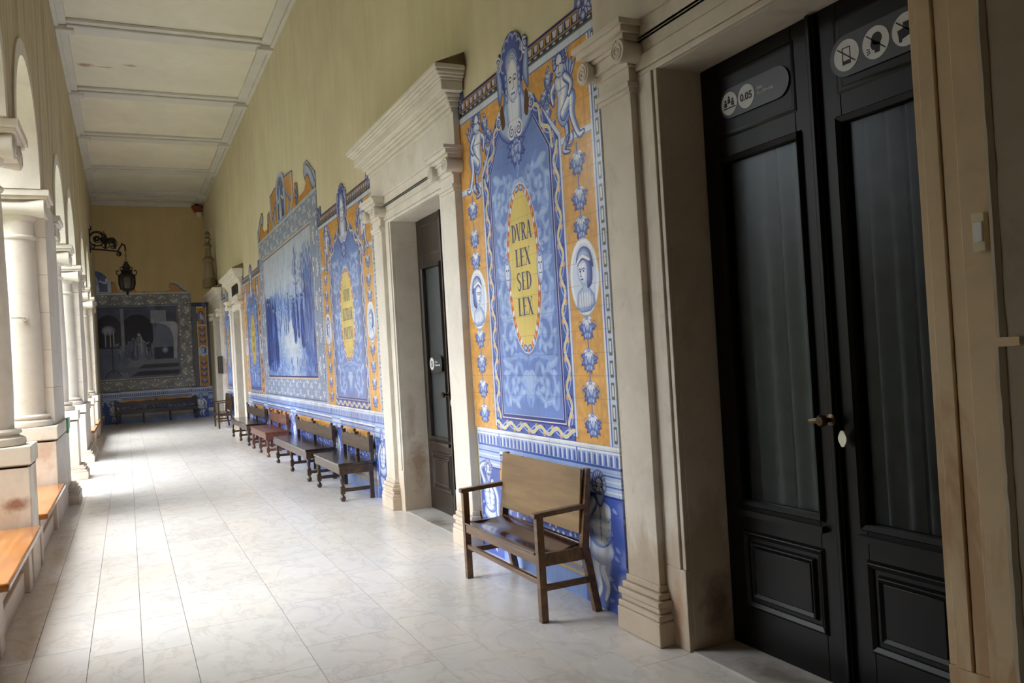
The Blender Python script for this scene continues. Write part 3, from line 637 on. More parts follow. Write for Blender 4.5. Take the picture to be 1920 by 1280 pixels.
# ---------------------------------------------------------------- mesh helpers
class G:
    def __init__(s): s.v = []; s.f = []
    def add(s, vs, fs):
        o = len(s.v); s.v += [tuple(map(float, q)) for q in vs]; s.f += [tuple(i+o for i in f) for f in fs]
    def box(s, x0, x1, y0, y1, z0, z1):
        x0, x1 = sorted((x0, x1)); y0, y1 = sorted((y0, y1)); z0, z1 = sorted((z0, z1))
        s.add([(x0, y0, z0), (x1, y0, z0), (x1, y1, z0), (x0, y1, z0), (x0, y0, z1), (x1, y0, z1), (x1, y1, z1), (x0, y1, z1)],
              [(3, 2, 1, 0), (4, 5, 6, 7), (0, 1, 5, 4), (1, 2, 6, 5), (2, 3, 7, 6), (3, 0, 4, 7)])
    def hexa(s, b, t):
        """eight corners: four below, four above, same order"""
        s.add(list(b)+list(t), [(3, 2, 1, 0), (4, 5, 6, 7), (0, 1, 5, 4), (1, 2, 6, 5), (2, 3, 7, 6), (3, 0, 4, 7)])
    def prism(s, pts, axis, a, b):
        n = len(pts)
        def mk(p, q): return (q, p[0], p[1]) if axis == 'x' else ((p[0], q, p[1]) if axis == 'y' else (p[0], p[1], q))
        ar = sum(pts[i][0]*pts[(i+1) % n][1]-pts[(i+1) % n][0]*pts[i][1] for i in range(n))
        if (ar > 0) == (axis != 'y'): lo, hi = a, b
        else: lo, hi = b, a
        if lo > hi and False: pass
        s.add([mk(p, lo) for p in pts]+[mk(p, hi) for p in pts], [tuple(range(n-1, -1, -1)), tuple(range(n, 2*n))]+[(i, (i+1) % n, n+(i+1) % n, n+i) for i in range(n)])
    def lathe(s, prof, c=(0, 0, 0), axis='z', n=24, a0=0, a1=360):
        full = a1-a0 >= 359.9; m = n if full else n+1; vs = []; fs = []
        for r, h in prof:
            for k in range(m):
                a = R(a0+(a1-a0)*k/n); u, w = r*math.cos(a), r*math.sin(a)
                p = (u, w, h) if axis == 'z' else ((h, u, w) if axis == 'x' else (w, h, u))
                vs.append((p[0]+c[0], p[1]+c[1], p[2]+c[2]))
        for i in range(len(prof)-1):
            for k in range(n):
                k2 = (k+1) % m
                fs.append((i*m+k, i*m+k2, (i+1)*m+k2, (i+1)*m+k))
        if full:
            if prof[0][0] > 1e-5: fs.append(tuple(range(m-1, -1, -1)))
            if prof[-1][0] > 1e-5: fs.append(tuple((len(prof)-1)*m+k for k in range(m)))
        s.add(vs, fs)
    def tube(s, path, rad, n=8, flat=1.):
        P = [Vector(p) for p in path]; m = len(P)
        rs = rad if hasattr(rad, '__len__') else [rad]*m
        vs = []; fs = []; up = Vector((0, 0, 1)); prev = None
        for i in range(m):
            t = (P[min(i+1, m-1)]-P[max(i-1, 0)]).normalized()
            if prev is None: a = t.orthogonal().normalized()
            else: a = (prev-t*prev.dot(t)).normalized()
            prev = a; b = t.cross(a)
            for k in range(n):
                q = 2*math.pi*k/n; vs.append(tuple(P[i]+(a*math.cos(q)+b*math.sin(q)*flat)*rs[i]))
        for i in range(m-1):
            for k in range(n): fs.append((i*n+k, i*n+(k+1) % n, (i+1)*n+(k+1) % n, (i+1)*n+k))
        fs.append(tuple(range(n-1, -1, -1))); fs.append(tuple((m-1)*n+k for k in range(n)))
        s.add(vs, fs)
    def ball(s, c, r, n=12, sc_=(1, 1, 1)):
        k = 8; pr = [(max(1e-6, r*math.sin(math.pi*i/k)), -r*math.cos(math.pi*i/k)) for i in range(k+1)]
        g = G(); g.lathe(pr, n=n); s.add([(v[0]*sc_[0]+c[0], v[1]*sc_[1]+c[1], v[2]*sc_[2]+c[2]) for v in g.v], g.f)
    def moved(s, dx=0, dy=0, dz=0, fy=1):
        g = G(); g.v = [(x+dx, y*fy+dy, z+dz) for x, y, z in s.v]; g.f = [f if fy > 0 else tuple(reversed(f)) for f in s.f]; return g
    def join(s, g): s.add(g.v, g.f); return s
    def build(s, name, m, parent=None, bevel=0, ang=35, loc=None, clean=True):
        me = bpy.data.meshes.new(name); me.from_pydata(s.v, [], s.f)
        bm = bmesh.new(); bm.from_mesh(me)
        bmesh.ops.recalc_face_normals(bm, faces=bm.faces); bm.to_mesh(me); bm.free()
        me.polygons.foreach_set('use_smooth', [True]*len(me.polygons)); me.set_sharp_from_angle(angle=R(ang))
        if m is not None: me.materials.append(m)
        o = bpy.data.objects.new(name, me); col.objects.link(o)
        if parent is not None: o.parent = parent
        if loc is not None: o.location = loc
        if bevel:
            b = o.modifiers.new('bevel', 'BEVEL'); b.width = bevel; b.segments = 2; b.limit_method = 'ANGLE'; b.angle_limit = R(40); b.harden_normals = False
        return o

def tag(o, label=None, cat=None, group=None, kind=None):
    if label: o['label'] = label
    if cat: o['category'] = cat
    if group: o['group'] = group
    if kind: o['kind'] = kind
    return o
def thing(name, label, cat, loc=(0, 0, 0), rot=0, group=None):
    o = bpy.data.objects.new(name, None); o.empty_display_size = .1; col.objects.link(o)
    o.location = loc; o.rotation_euler = (0, 0, rot)
    return tag(o, label, cat, group)
def dup(root, loc, label=None, rot=None):
    def cp(o, par):
        c = o.copy(); col.objects.link(c)
        if par is not None: c.parent = par
        for ch in [q for q in bpy.data.objects if q.parent == o]: cp(ch, c)
        return c
    r = cp(root, None); r.location = loc
    if rot is not None: r.rotation_euler = (0, 0, rot)
    if label: r['label'] = label
    return r

# ---------------------------------------------------------------- materials
def srgb(c):
    def f(v): v /= 255; return v/12.92 if v <= .04045 else ((v+.055)/1.055)**2.4
    return tuple(f(v) for v in c)+(1,)
class N:
    def __init__(s, name):
        s.m = bpy.data.materials.new(name); s.m.use_nodes = True; s.t = s.m.node_tree; s.b = s.t.nodes['Principled BSDF']; s.co = None
    def n(s, ty, **k):
        o = s.t.nodes.new(ty)
        for a, b in k.items(): setattr(o, a, b)
        return o
    def l(s, a, b): s.t.links.new(a, b)
    def coord(s, scale=(1, 1, 1), obj=True):
        if s.co is None: s.co = s.n('ShaderNodeTexCoord')
        mp = s.n('ShaderNodeMapping'); mp.inputs['Scale'].default_value = scale
        s.l(s.co.outputs['Object' if obj else 'Generated'], mp.inputs[0]); return mp.outputs[0]
    def world(s, scale=(1, 1, 1)):
        g = s.n('ShaderNodeNewGeometry'); mp = s.n('ShaderNodeMapping'); mp.inputs['Scale'].default_value = scale
        s.l(g.outputs['Position'], mp.inputs[0]); return mp.outputs[0]
    def noise(s, vec, scale=5, detail=5, rough=.55, dist=0):
        o = s.n('ShaderNodeTexNoise'); o.inputs['Scale'].default_value = scale; o.inputs['Detail'].default_value = detail
        o.inputs['Roughness'].default_value = rough; o.inputs['Distortion'].default_value = dist; s.l(vec, o.inputs['Vector']); return o.outputs['Fac']
    def ramp(s, fac, stops):
        o = s.n('ShaderNodeValToRGB'); e = o.color_ramp.elements
        while len(e) < len(stops): e.new(.5)
        for el, (p, c) in zip(e, stops): el.position = p; el.color = c if len(c) == 4 else srgb(c)
        s.l(fac, o.inputs[0]); return o.outputs[0]
    def mix(s, fac, a, b, mode='MIX'):
        o = s.n('ShaderNodeMix', data_type='RGBA', blend_type=mode)
        if isinstance(fac, (int, float)): o.inputs[0].default_value = fac
        else: s.l(fac, o.inputs[0])
        for i, q in ((6, a), (7, b)):
            if isinstance(q, tuple): o.inputs[i].default_value = q if len(q) == 4 else srgb(q)
            else: s.l(q, o.inputs[i])
        return o.outputs[2]
    def math(s, op, a, b=0., c=None):
        o = s.n('ShaderNodeMath', operation=op)
        for i, q in enumerate((a, b) if c is None else (a, b, c)):
            if isinstance(q, (int, float)): o.inputs[i].default_value = q
            else: s.l(q, o.inputs[i])
        return o.outputs[0]
    def spot(s, c, radii, base, colr, al, sharp=(.36, .8), nscale=9):
        g = s.n('ShaderNodeNewGeometry'); sb = s.n('ShaderNodeVectorMath', operation='SUBTRACT'); s.l(g.outputs['Position'], sb.inputs[0]); sb.inputs[1].default_value = c
        dv = s.n('ShaderNodeVectorMath', operation='DIVIDE'); s.l(sb.outputs[0], dv.inputs[0]); dv.inputs[1].default_value = radii
        ln = s.n('ShaderNodeVectorMath', operation='LENGTH'); s.l(dv.outputs[0], ln.inputs[0])
        f = s.math('SUBTRACT', s.math('ADD', s.noise(s.world(), nscale, 5, .65), .12), s.math('MULTIPLY', ln.outputs['Value'], .55))
        m = s.ramp(s.math('ADD', f, .3), [(sharp[0], (0, 0, 0, 1)), (sharp[1], (1, 1, 1, 1))])
        return s.mix(s.math('MULTIPLY', m, al), base, colr)
    def bump(s, h, st=.2, d=.01):
        o = s.n('ShaderNodeBump'); o.inputs['Strength'].default_value = st; o.inputs['Distance'].default_value = d
        s.l(h, o.inputs['Height']); s.l(o.outputs[0], s.b.inputs['Normal'])
    def col(s, c):
        if isinstance(c, tuple): s.b.inputs['Base Color'].default_value = c if len(c) == 4 else srgb(c)
        else: s.l(c, s.b.inputs['Base Color'])
        return s
    def set(s, rough=.5, spec=.5, metal=0, coat=0, coat_r=.1):
        s.b.inputs['Roughness'].default_value = rough; s.b.inputs['Specular IOR Level'].default_value = spec; s.b.inputs['Metallic'].default_value = metal
        s.b.inputs['Coat Weight'].default_value = coat; s.b.inputs['Coat Roughness'].default_value = coat_r
        return s

def plain(name, c, rough=.5, spec=.5, metal=0, var=.08, scale=9, coat=0):
    k = N(name); f = k.noise(k.coord(), scale, 4)
    a = tuple(max(0, v*(1-var)) for v in c); b = tuple(min(255, v*(1+var)) for v in c)
    k.col(k.ramp(f, [(.3, a), (.7, b)])).set(rough, spec, metal, coat); k.bump(f, .05, .004); return k.m

def stone(name, base, stain, grime, low=.9, amount=1., spots=()):
    """pale limestone: mottled, tooled, brown damp stains that rise from the floor in uneven tongues"""
    k = N(name); w = k.world()
    n1 = k.noise(w, 3.2, 6, .6, .4); n2 = k.noise(w, 22, 5, .6); n3 = k.noise(k.world((2.2, 2.2, .7)), 1.5, 5, .6, .6)
    c = k.ramp(n1, [(.25, tuple(v*.93 for v in base)), (.5, base), (.8, tuple(min(255, v*1.05) for v in base))])
    c = k.mix(k.math('MULTIPLY', n2, .22), c, tuple(v*.78 for v in base))
    sp = k.n('ShaderNodeSeparateXYZ'); k.l(k.n('ShaderNodeNewGeometry').outputs['Position'], sp.inputs[0])
    z = sp.outputs['Z']
    h = k.math('ADD', k.math('MULTIPLY', n3, 2.1*low), -.45*low)
    t = k.n('ShaderNodeMapRange'); t.inputs['From Min'].default_value = 0; t.inputs['From Max'].default_value = .35; k.l(k.math('SUBTRACT', h, z), t.inputs['Value'])
    c = k.mix(k.math('MULTIPLY', t.outputs[0], .62*amount), c, stain)
    g = k.ramp(k.noise(w, 4.5, 7, .68, .8), [(.56, (0, 0, 0, 1)), (.68, (1, 1, 1, 1))])
    c = k.mix(k.math('MULTIPLY', g, .16*amount), c, grime)
    for q in spots: c = k.spot(q[0], q[1], c, q[2], q[3])
    k.col(c).set(.72, .3); k.bump(k.math('ADD', k.math('MULTIPLY', n2, .6), n1), .22, .006); return k.m

def wood(name, dark, light, rough=.35, axis='y', coat=0, scale=1., spec=.5):
    k = N(name); s_ = {'y': (14, 1.1, 14), 'z': (14, 14, 1.1), 'x': (1.1, 14, 14)}[axis]
    s_ = tuple(v*scale for v in s_)
    f = k.noise(k.coord(s_), 1.6, 6, .62, .35); g = k.noise(k.coord(), 2.5, 3)
    c = k.ramp(f, [(.28, dark), (.5, tuple((a+b)/2 for a, b in zip(dark, light))), (.74, light)])
    c = k.mix(k.math('MULTIPLY', k.ramp(g, [(.4, (0, 0, 0, 1)), (.75, (1, 1, 1, 1))]), .3), c, tuple(v*.7 for v in dark))
    k.col(c).set(rough, spec, 0, coat, .12); k.bump(f, .06, .003); return k.m

M = {}
M['stone'] = stone('limestone', (226, 220, 210), (184, 156, 122), (126, 116, 102), .8, .8, (((2.72, 8.22, .5), (.12, .1, .34), (150, 116, 80), .7), ((2.66, 8.22, .95), (.06, .1, .3), (176, 150, 118), .5)))
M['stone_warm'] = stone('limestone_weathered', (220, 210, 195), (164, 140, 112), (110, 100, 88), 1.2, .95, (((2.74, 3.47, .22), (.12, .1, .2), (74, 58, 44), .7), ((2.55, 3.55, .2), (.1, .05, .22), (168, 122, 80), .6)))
M['stone_tan'] = stone('limestone_tan', (206, 184, 150), (168, 132, 94), (120, 106, 88), 1.6, 1.1)
M['stone_arcade'] = stone('limestone_arcade', (218, 210, 198), (168, 138, 106), (136, 120, 102), 1.0, .55, (((-.83, 7.49, .63), (.13, .1, .07), (128, 66, 30), .8), ((-.84, 10.21, .8), (.16, .1, .2), (170, 118, 78), .5), ((-.75, 7.9, .8), (.1, .2, .16), (170, 118, 78), .4)))
M['stone_dark'] = stone('limestone_shade_brown', (126, 112, 88), (96, 84, 66), (70, 62, 50), .1)  # brown shade of the cornice tops put into the base colour; pinnacle shares it
def plaster(name, base, streak, amt, spots=()):
    k = N(name); n1 = k.noise(k.world(), 1.1, 6, .6, .5); n2 = k.noise(k.world((5, 5, .45)), 1., 5, .6, .3); n3 = k.noise(k.world(), 40, 4)
    c = k.ramp(n1, [(.3, tuple(v*.94 for v in base)), (.7, base)])
    c = k.mix(k.math('MULTIPLY', k.ramp(n2, [(.45, (0, 0, 0, 1)), (.72, (1, 1, 1, 1))]), amt), c, streak)
    for q in spots: c = k.spot(q[0], q[1], c, q[2], q[3])
    k.col(c).set(.85, .2); k.bump(k.math('ADD', n3, n1), .12, .006); return k.m
M['plaster'] = plaster('cream_plaster', (222, 213, 184), (198, 187, 152), .4)
M['plaster_streaked'] = plaster('streaked_plaster', (200, 186, 156), (132, 116, 94), .8)
M['plaster_far'] = plaster('cream_plaster_shaded', (206, 186, 138), (180, 158, 112), .3)  # cream paint again, the end wall's shade put into a darker, yellower colour
M['ceiling'] = plaster('ceiling_plaster', (228, 223, 204), (212, 206, 184), .3, (((-.41, 16.47, 7.2), (.16, .12, .3), (150, 108, 58), .75), ((-.12, 16.5, 7.2), (.2, .05, .3), (146, 106, 60), .6), ((.33, 16.3, 7.2), (.14, .07, .3), (150, 104, 54), .75)))
M['ceiling_band'] = plaster('ceiling_band', (214, 211, 202), (198, 194, 184), .3)
M['wood_dark'] = wood('dark_oak', (38, 24, 17), (92, 66, 48), .3, 'y', .25)
M['wood_seat'] = wood('black_worn_seat', (24, 19, 18), (62, 50, 46), .22, 'y', .5)
M['wood_back'] = wood('worn_back_board', (50, 37, 28), (92, 71, 51), .42, 'y')
M['wood_red'] = wood('red_brown_oak', (72, 36, 22), (138, 82, 54), .32, 'y', .2)
M['wood_mid'] = wood('brown_polished_frame', (66, 42, 24), (138, 100, 60), .33, 'y', .2)
M['wood_board'] = wood('pale_worn_plywood', (116, 90, 58), (160, 130, 90), .5, 'y', 0, .5)
M['wood_sit'] = wood('glossy_brown_seat', (40, 23, 17), (84, 52, 36), .2, 'y', .4)
M['wood_orange'] = wood('varnished_pine', (142, 84, 36), (196, 132, 66), .22, 'y', .4, .8)
M['wood_door'] = wood('ebonised_door', (10, 9, 9), (20, 17, 16), .4, 'z', 0, 1., .2)
M['wood_door2'] = wood('brown_black_door', (26, 19, 15), (54, 42, 34), .35, 'z', .1)
M['iron'] = plain('wrought_iron', (24, 21, 19), .55, .4, .3)
M['brass'] = plain('dark_bronze', (70, 56, 40), .35, .5, .9)
M['steel'] = plain('pale_metal', (200, 198, 190), .3, .5, .6)
M['plate'] = plain('charcoal_plate', (50, 52, 55), .4, .4)
M['white'] = plain('white_print', (214, 216, 218), .5, .3, 0, .02)
M['ink'] = plain('black_print', (28, 28, 30), .5, .3, 0, .02)
M['green'] = plain('green_plastic', (22, 150, 92), .4, .4, 0, .03)
M['greybox'] = plain('dark_grey_box', (62, 58, 54), .5, .4)
M['cream'] = plain('cream_plastic', (206, 196, 160), .4, .4, 0, .03)
M['terra'] = plain('terracotta', (122, 72, 50), .8, .2, 0, .2, 30)
M['greystone'] = stone('grey_threshold', (176, 172, 168), (110, 98, 84), (62, 56, 50), .1, 1.3, (((2.62, 7.45, 0), (.14, .3, .1), (84, 72, 60), .7), ((2.7, 3.0, 0), (.12, .35, .1), (70, 60, 52), .6)))
M['curtain'] = plain('grey_curtain', (168, 166, 158), .9, .1, 0, .05)
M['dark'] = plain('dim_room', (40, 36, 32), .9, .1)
k = N('window_glass'); mx = k.n('ShaderNodeMixShader'); tr = k.n('ShaderNodeBsdfTransparent'); gl = k.n('ShaderNodeBsdfGlossy'); fr = k.n('ShaderNodeFresnel')
tr.inputs[0].default_value = (.62, .66, .68, 1); gl.inputs['Roughness'].default_value = .3; fr.inputs[0].default_value = 1.22
k.l(fr.outputs[0], mx.inputs[0]); k.l(tr.outputs[0], mx.inputs[1]); k.l(gl.outputs[0], mx.inputs[2]); k.l(mx.outputs[0], k.t.nodes['Material Output'].inputs[0]); M['glass'] = k.m
k = N('lantern_glass'); k.col((62, 62, 56)).set(.3); k.b.inputs['Alpha'].default_value = .9; M['lglass'] = k.m

# polished marble paving: every slab its own tone
k = N('marble_slabs'); g = k.n('ShaderNodeNewGeometry'); rnd_ = g.outputs['Random Per Island']
ad = k.n('ShaderNodeVectorMath', operation='ADD'); cmb = k.n('ShaderNodeCombineXYZ'); k.l(k.math('MULTIPLY', rnd_, 37.), cmb.inputs[0]); k.l(k.math('MULTIPLY', rnd_, 91.), cmb.inputs[1])
k.l(k.world((1.6, 1, 1)), ad.inputs[0]); k.l(cmb.outputs[0], ad.inputs[1]); v = ad.outputs[0]
n1 = k.noise(v, 1.4, 4, .55); n2 = k.noise(v, 6, 9, .7); n3 = k.noise(v, .9, 2); n4 = k.noise(v, 2.3, 6, .6, .6)
c = k.ramp(n1, [(.25, (212, 209, 208)), (.5, (222, 218, 213)), (.75, (222, 214, 204))])
c = k.mix(k.math('MULTIPLY', k.ramp(n2, [(.35, (0, 0, 0, 1)), (.75, (1, 1, 1, 1))]), .22), c, (164, 158, 157))
vn = k.math('SUBTRACT', 1., k.math('MULTIPLY', k.math('ABSOLUTE', k.math('SUBTRACT', n4, .5)), 26.)); vn = k.math('MAXIMUM', vn, 0.)
c = k.mix(k.math('MULTIPLY', k.math('MULTIPLY', vn, n2), .42), c, (134, 124, 116))
c = k.mix(.2, c, k.ramp(rnd_, [(0, (184, 180, 178)), (.35, (224, 221, 217)), (.7, (228, 222, 214)), (1, (208, 194, 178))]))
k.col(c).set(.25, .5); M['marble'] = k.m
M['joint'] = plain('floor_joint', (104, 98, 92), .9, .1)
M['paving'] = plain('courtyard_lawn', (92, 98, 76), .8, .2)
M['facade'] = plaster('courtyard_facade', (122, 114, 102), (100, 92, 80), .4)

def tiles(name, im, rough=.2):
    k = N(name); t = k.n('ShaderNodeTexImage'); t.image = im; t.interpolation = 'Cubic'
    k.l(t.outputs[0], k.b.inputs['Base Color']); k.set(rough, .5)
    br = k.n('ShaderNodeTexVoronoi'); br.inputs['Scale'].default_value = 7.1; br.feature = 'F1'; k.l(k.world(), br.inputs['Vector'])
    k.bump(k.noise(k.world(), 5, 2), .08, .02); return k.m

def tile_mesh(name, cv, outline, origin, udir, ndir, thick, mname):
    """a tiled panel of real thickness: outline in (u, v), udir = world direction of u, ndir = facing"""
    u = Vector(udir); nn = Vector(ndir); O = Vector(origin)+Vector(ndir)*.002; n = len(outline)
    w0 = (cv.u0+cv.u1)/2; vb = min(p[1] for p in outline)
    P = lambda p, d: u*(p[0]-w0)+Vector((0, 0, p[1]-vb))+nn*d
    vs = [P(p, thick) for p in outline]+[P(p, 0) for p in outline]
    fs = [tuple(range(n))]+[(i, n+i, n+(i+1) % n, (i+1) % n) for i in range(n)]
    me = bpy.data.meshes.new(name); me.from_pydata([tuple(q) for q in vs], [], fs)
    uv = me.uv_layers.new(name='uv')
    for lp in me.loops:
        p = outline[lp.vertex_index % n]; uv.data[lp.index].uv = ((p[0]-cv.u0)/(cv.u1-cv.u0), (p[1]-cv.v0)/(cv.v1-cv.v0))
    bm = bmesh.new(); bm.from_mesh(me); bmesh.ops.recalc_face_normals(bm, faces=bm.faces); bm.to_mesh(me); bm.free()
    me.materials.append(tiles(mname, cv.image(mname)))
    o = bpy.data.objects.new(name, me); col.objects.link(o); o.location = O+u*w0+Vector((0, 0, vb)); return o

# ---------------------------------------------------------------- the shell
XW, XL, YF, YB, ZC = 2.58, -.77, 29.3, -5.5, 7.16
DOORS = (2.725, 7.475, 21.4, 26.1)
HW, HH = .80, 3.08
def structure(g, name, m, **k): return tag(g.build(name, m, **k), kind='structure')
rs = random.Random(2)
g = G()
xs = [-1.35, -.86, -.565, -.27, .005, .267, .84, 1.407, 1.685, 1.95, 2.22, XW]
jt = .0016
for a, b in zip(xs[:-1], xs[1:]):
    y = YB-rs.random()*.7
    while y < YF:
        ln = rs.choice((.62, .78, .9, 1.05, .7)); y2 = min(YF, y+ln); ya = max(y, YB)
        if y2 > ya+.02: g.add([(a+jt, ya+jt, 0), (b-jt, ya+jt, 0), (b-jt, y2-jt, 0), (a+jt, y2-jt, 0), (a+jt, ya+jt, -.03), (b-jt, ya+jt, -.03), (b-jt, y2-jt, -.03), (a+jt, y2-jt, -.03)], [(0, 1, 2, 3), (0, 4, 5, 1), (1, 5, 6, 2), (2, 6, 7, 3), (3, 7, 4, 0)])
        y = y2
fl = structure(g, 'floor', M['marble'])
g = G(); g.box(-1.36, XW+.4, YB, YF+.3, -.12, -.004); tag(g.build('floor_bed', M['joint'], fl))
# right wall with four door openings
y = YB
for dc in DOORS:
    g = G(); g.box(XW, XW+.3, y, dc-HW, 0, 3.9); structure(g, 'wall_right', M['plaster']); y = dc+HW
g = G(); g.box(XW, XW+.3, y, YF+.3, 0, 3.9); structure(g, 'wall_right', M['plaster'])
g = G(); g.box(XW, XW+.3, YB, YF+.3, 3.9, ZC+.2); structure(g, 'wall_right', M['plaster'])
for dc in DOORS: g = G(); g.box(XW, XW+.3, dc-HW, dc+HW, HH, 3.9); structure(g, 'wall_right', M['plaster'])
g = G(); g.box(-1.35, XW+.3, YF, YF+.3, 0, ZC+.2); structure(g, 'wall_far', M['plaster_far'])
g = G(); g.box(-1.35, XW+.3, YB-.3, YB, 0, ZC+.2); structure(g, 'wall_back', M['plaster'])
# left wall: blind parts below, arches above the capitals
OPEN = ((5.45, 7.41), (8.09, 10.2), (12.35, 14.31), (14.99, 17.1), (19.25, 21.21), (21.89, 24.0))
ZS = 3.65
ol = [(YB, ZS)]
for a, b in OPEN:
    r = (b-a)/2-.03; c = (a+b)/2
    ol += [(c-r, ZS), (c-r, ZS+.1)]+[(c-r*math.cos(t), ZS+.1+r*.93*math.sin(t)) for t in np.linspace(.06, math.pi-.06, 19)]+[(c+r, ZS+.1), (c+r, ZS)]
ol += [(YF, ZS), (YF, ZC+.2), (YB, ZC+.2)]
g = G(); g.prism(ol, 'x', XL, XL-.52); structure(g, 'wall_left', M['plaster_streaked'])
for a, b in ((YB, 3.29), (26.16, YF)): g = G(); g.box(XL, XL-.52, a, b, 0, ZS); structure(g, 'wall_left', M['plaster_streaked'])
# stone archivolts, flush bands round each arch
for i, (a, b) in enumerate(OPEN):
    r = (b-a)/2-.03; c = (a+b)/2; g = G()
    ts = np.linspace(0, math.pi, 25)
    inn = [(c-(r-.012)*math.cos(t), ZS+.1+(r-.012)*.93*math.sin(t)) for t in ts]; out = [(c-(r+.13)*math.cos(t), ZS+.1+(r+.13)*.95*math.sin(t)) for t in ts]
    g.prism([(inn[0][0], ZS+.005)]+inn+[(inn[-1][0], ZS+.005), (out[-1][0], ZS+.005)]+out[::-1]+[(out[0][0], ZS+.005)], 'x', XL+.018, XL-.53)
    structure(g, 'trim_%d' % (i+1), M['stone_arcade'])
BX, BY = 2.115, 1.44
M['stone_rough'] = stone('rough_grey_stone', (176, 164, 142), (140, 122, 98), (92, 84, 70), 1.2, .8)
g = G(); rb = random.Random(6)
for z0, z1, dy in ((0, 1.535, 0), (1.56, 4.6, .006)):
    g.box(BX, XW, .3, BY-dy, z0, z1)
    n = 40; g.tube([(BX+.012, BY-dy-.012+rb.uniform(-.0012, .0012), z0+(z1-z0)*i/n) for i in range(n+1)], [.020+rb.uniform(-.0015, .0015) for i in range(n+1)], 8)
g.box(BX+.03, XW, .3, BY-.045, 1.53, 1.57); structure(g, 'trim_19', M['stone_rough'])
# ceiling with cross ribs and side bands
g = G(); g.box(-1.3, XW+.3, YB-.3, YF+.3, ZC+.04, ZC+.2); ce = structure(g, 'ceiling', M['ceiling'])
g = G()
for xa, xb in ((XL, -.6), (2.36, XW)):
    g.box(xa, xb, YB, YF, ZC-.01, ZC+.04)
    g.box(xa if xa < 0 else xb-.06, xa+.06 if xa < 0 else xb, YB, YF, ZC-.06, ZC-.01)
structure(g, 'trim_7', M['ceiling_band'])
for i, y in enumerate([-1.9, 1.4, 4.7, 8., 11.3, 14.6, 17.95, 21.25, 24.6, 27.9]):
    g = G(); g.box(-.6, 2.36, y-.28, y+.28, ZC-.012, ZC+.04); g.box(-.6, 2.36, y-.16, y+.16, ZC-.05, ZC-.012); g.box(XL, -.5, y-.1, y+.1, ZC-.1, ZC-.012); g.box(2.3, XW, y-.1, y+.1, ZC-.1, ZC-.012)
    structure(g, 'trim_%d' % (8+i), M['ceiling_band'], bevel=.012)
g = G(); g.box(XL, XW, YF-.1, YF, ZC-.12, ZC+.03); structure(g, 'trim_18', M['ceiling_band'])
# courtyard outside the arcade
g = G(); g.box(-25, -1.36, 2.9, 28.6, -.3, -.1); structure(g, 'ground', M['paving'])
for bx in ((-25, -24.6, 3, 28.5), (-25, XL-.55, 2.9, 3.28), (-25, XL-.55, 28.2, 28.6)):
    g = G(); g.box(*bx, -.3, 8.5); structure(g, 'wall_courtyard', M['facade'])

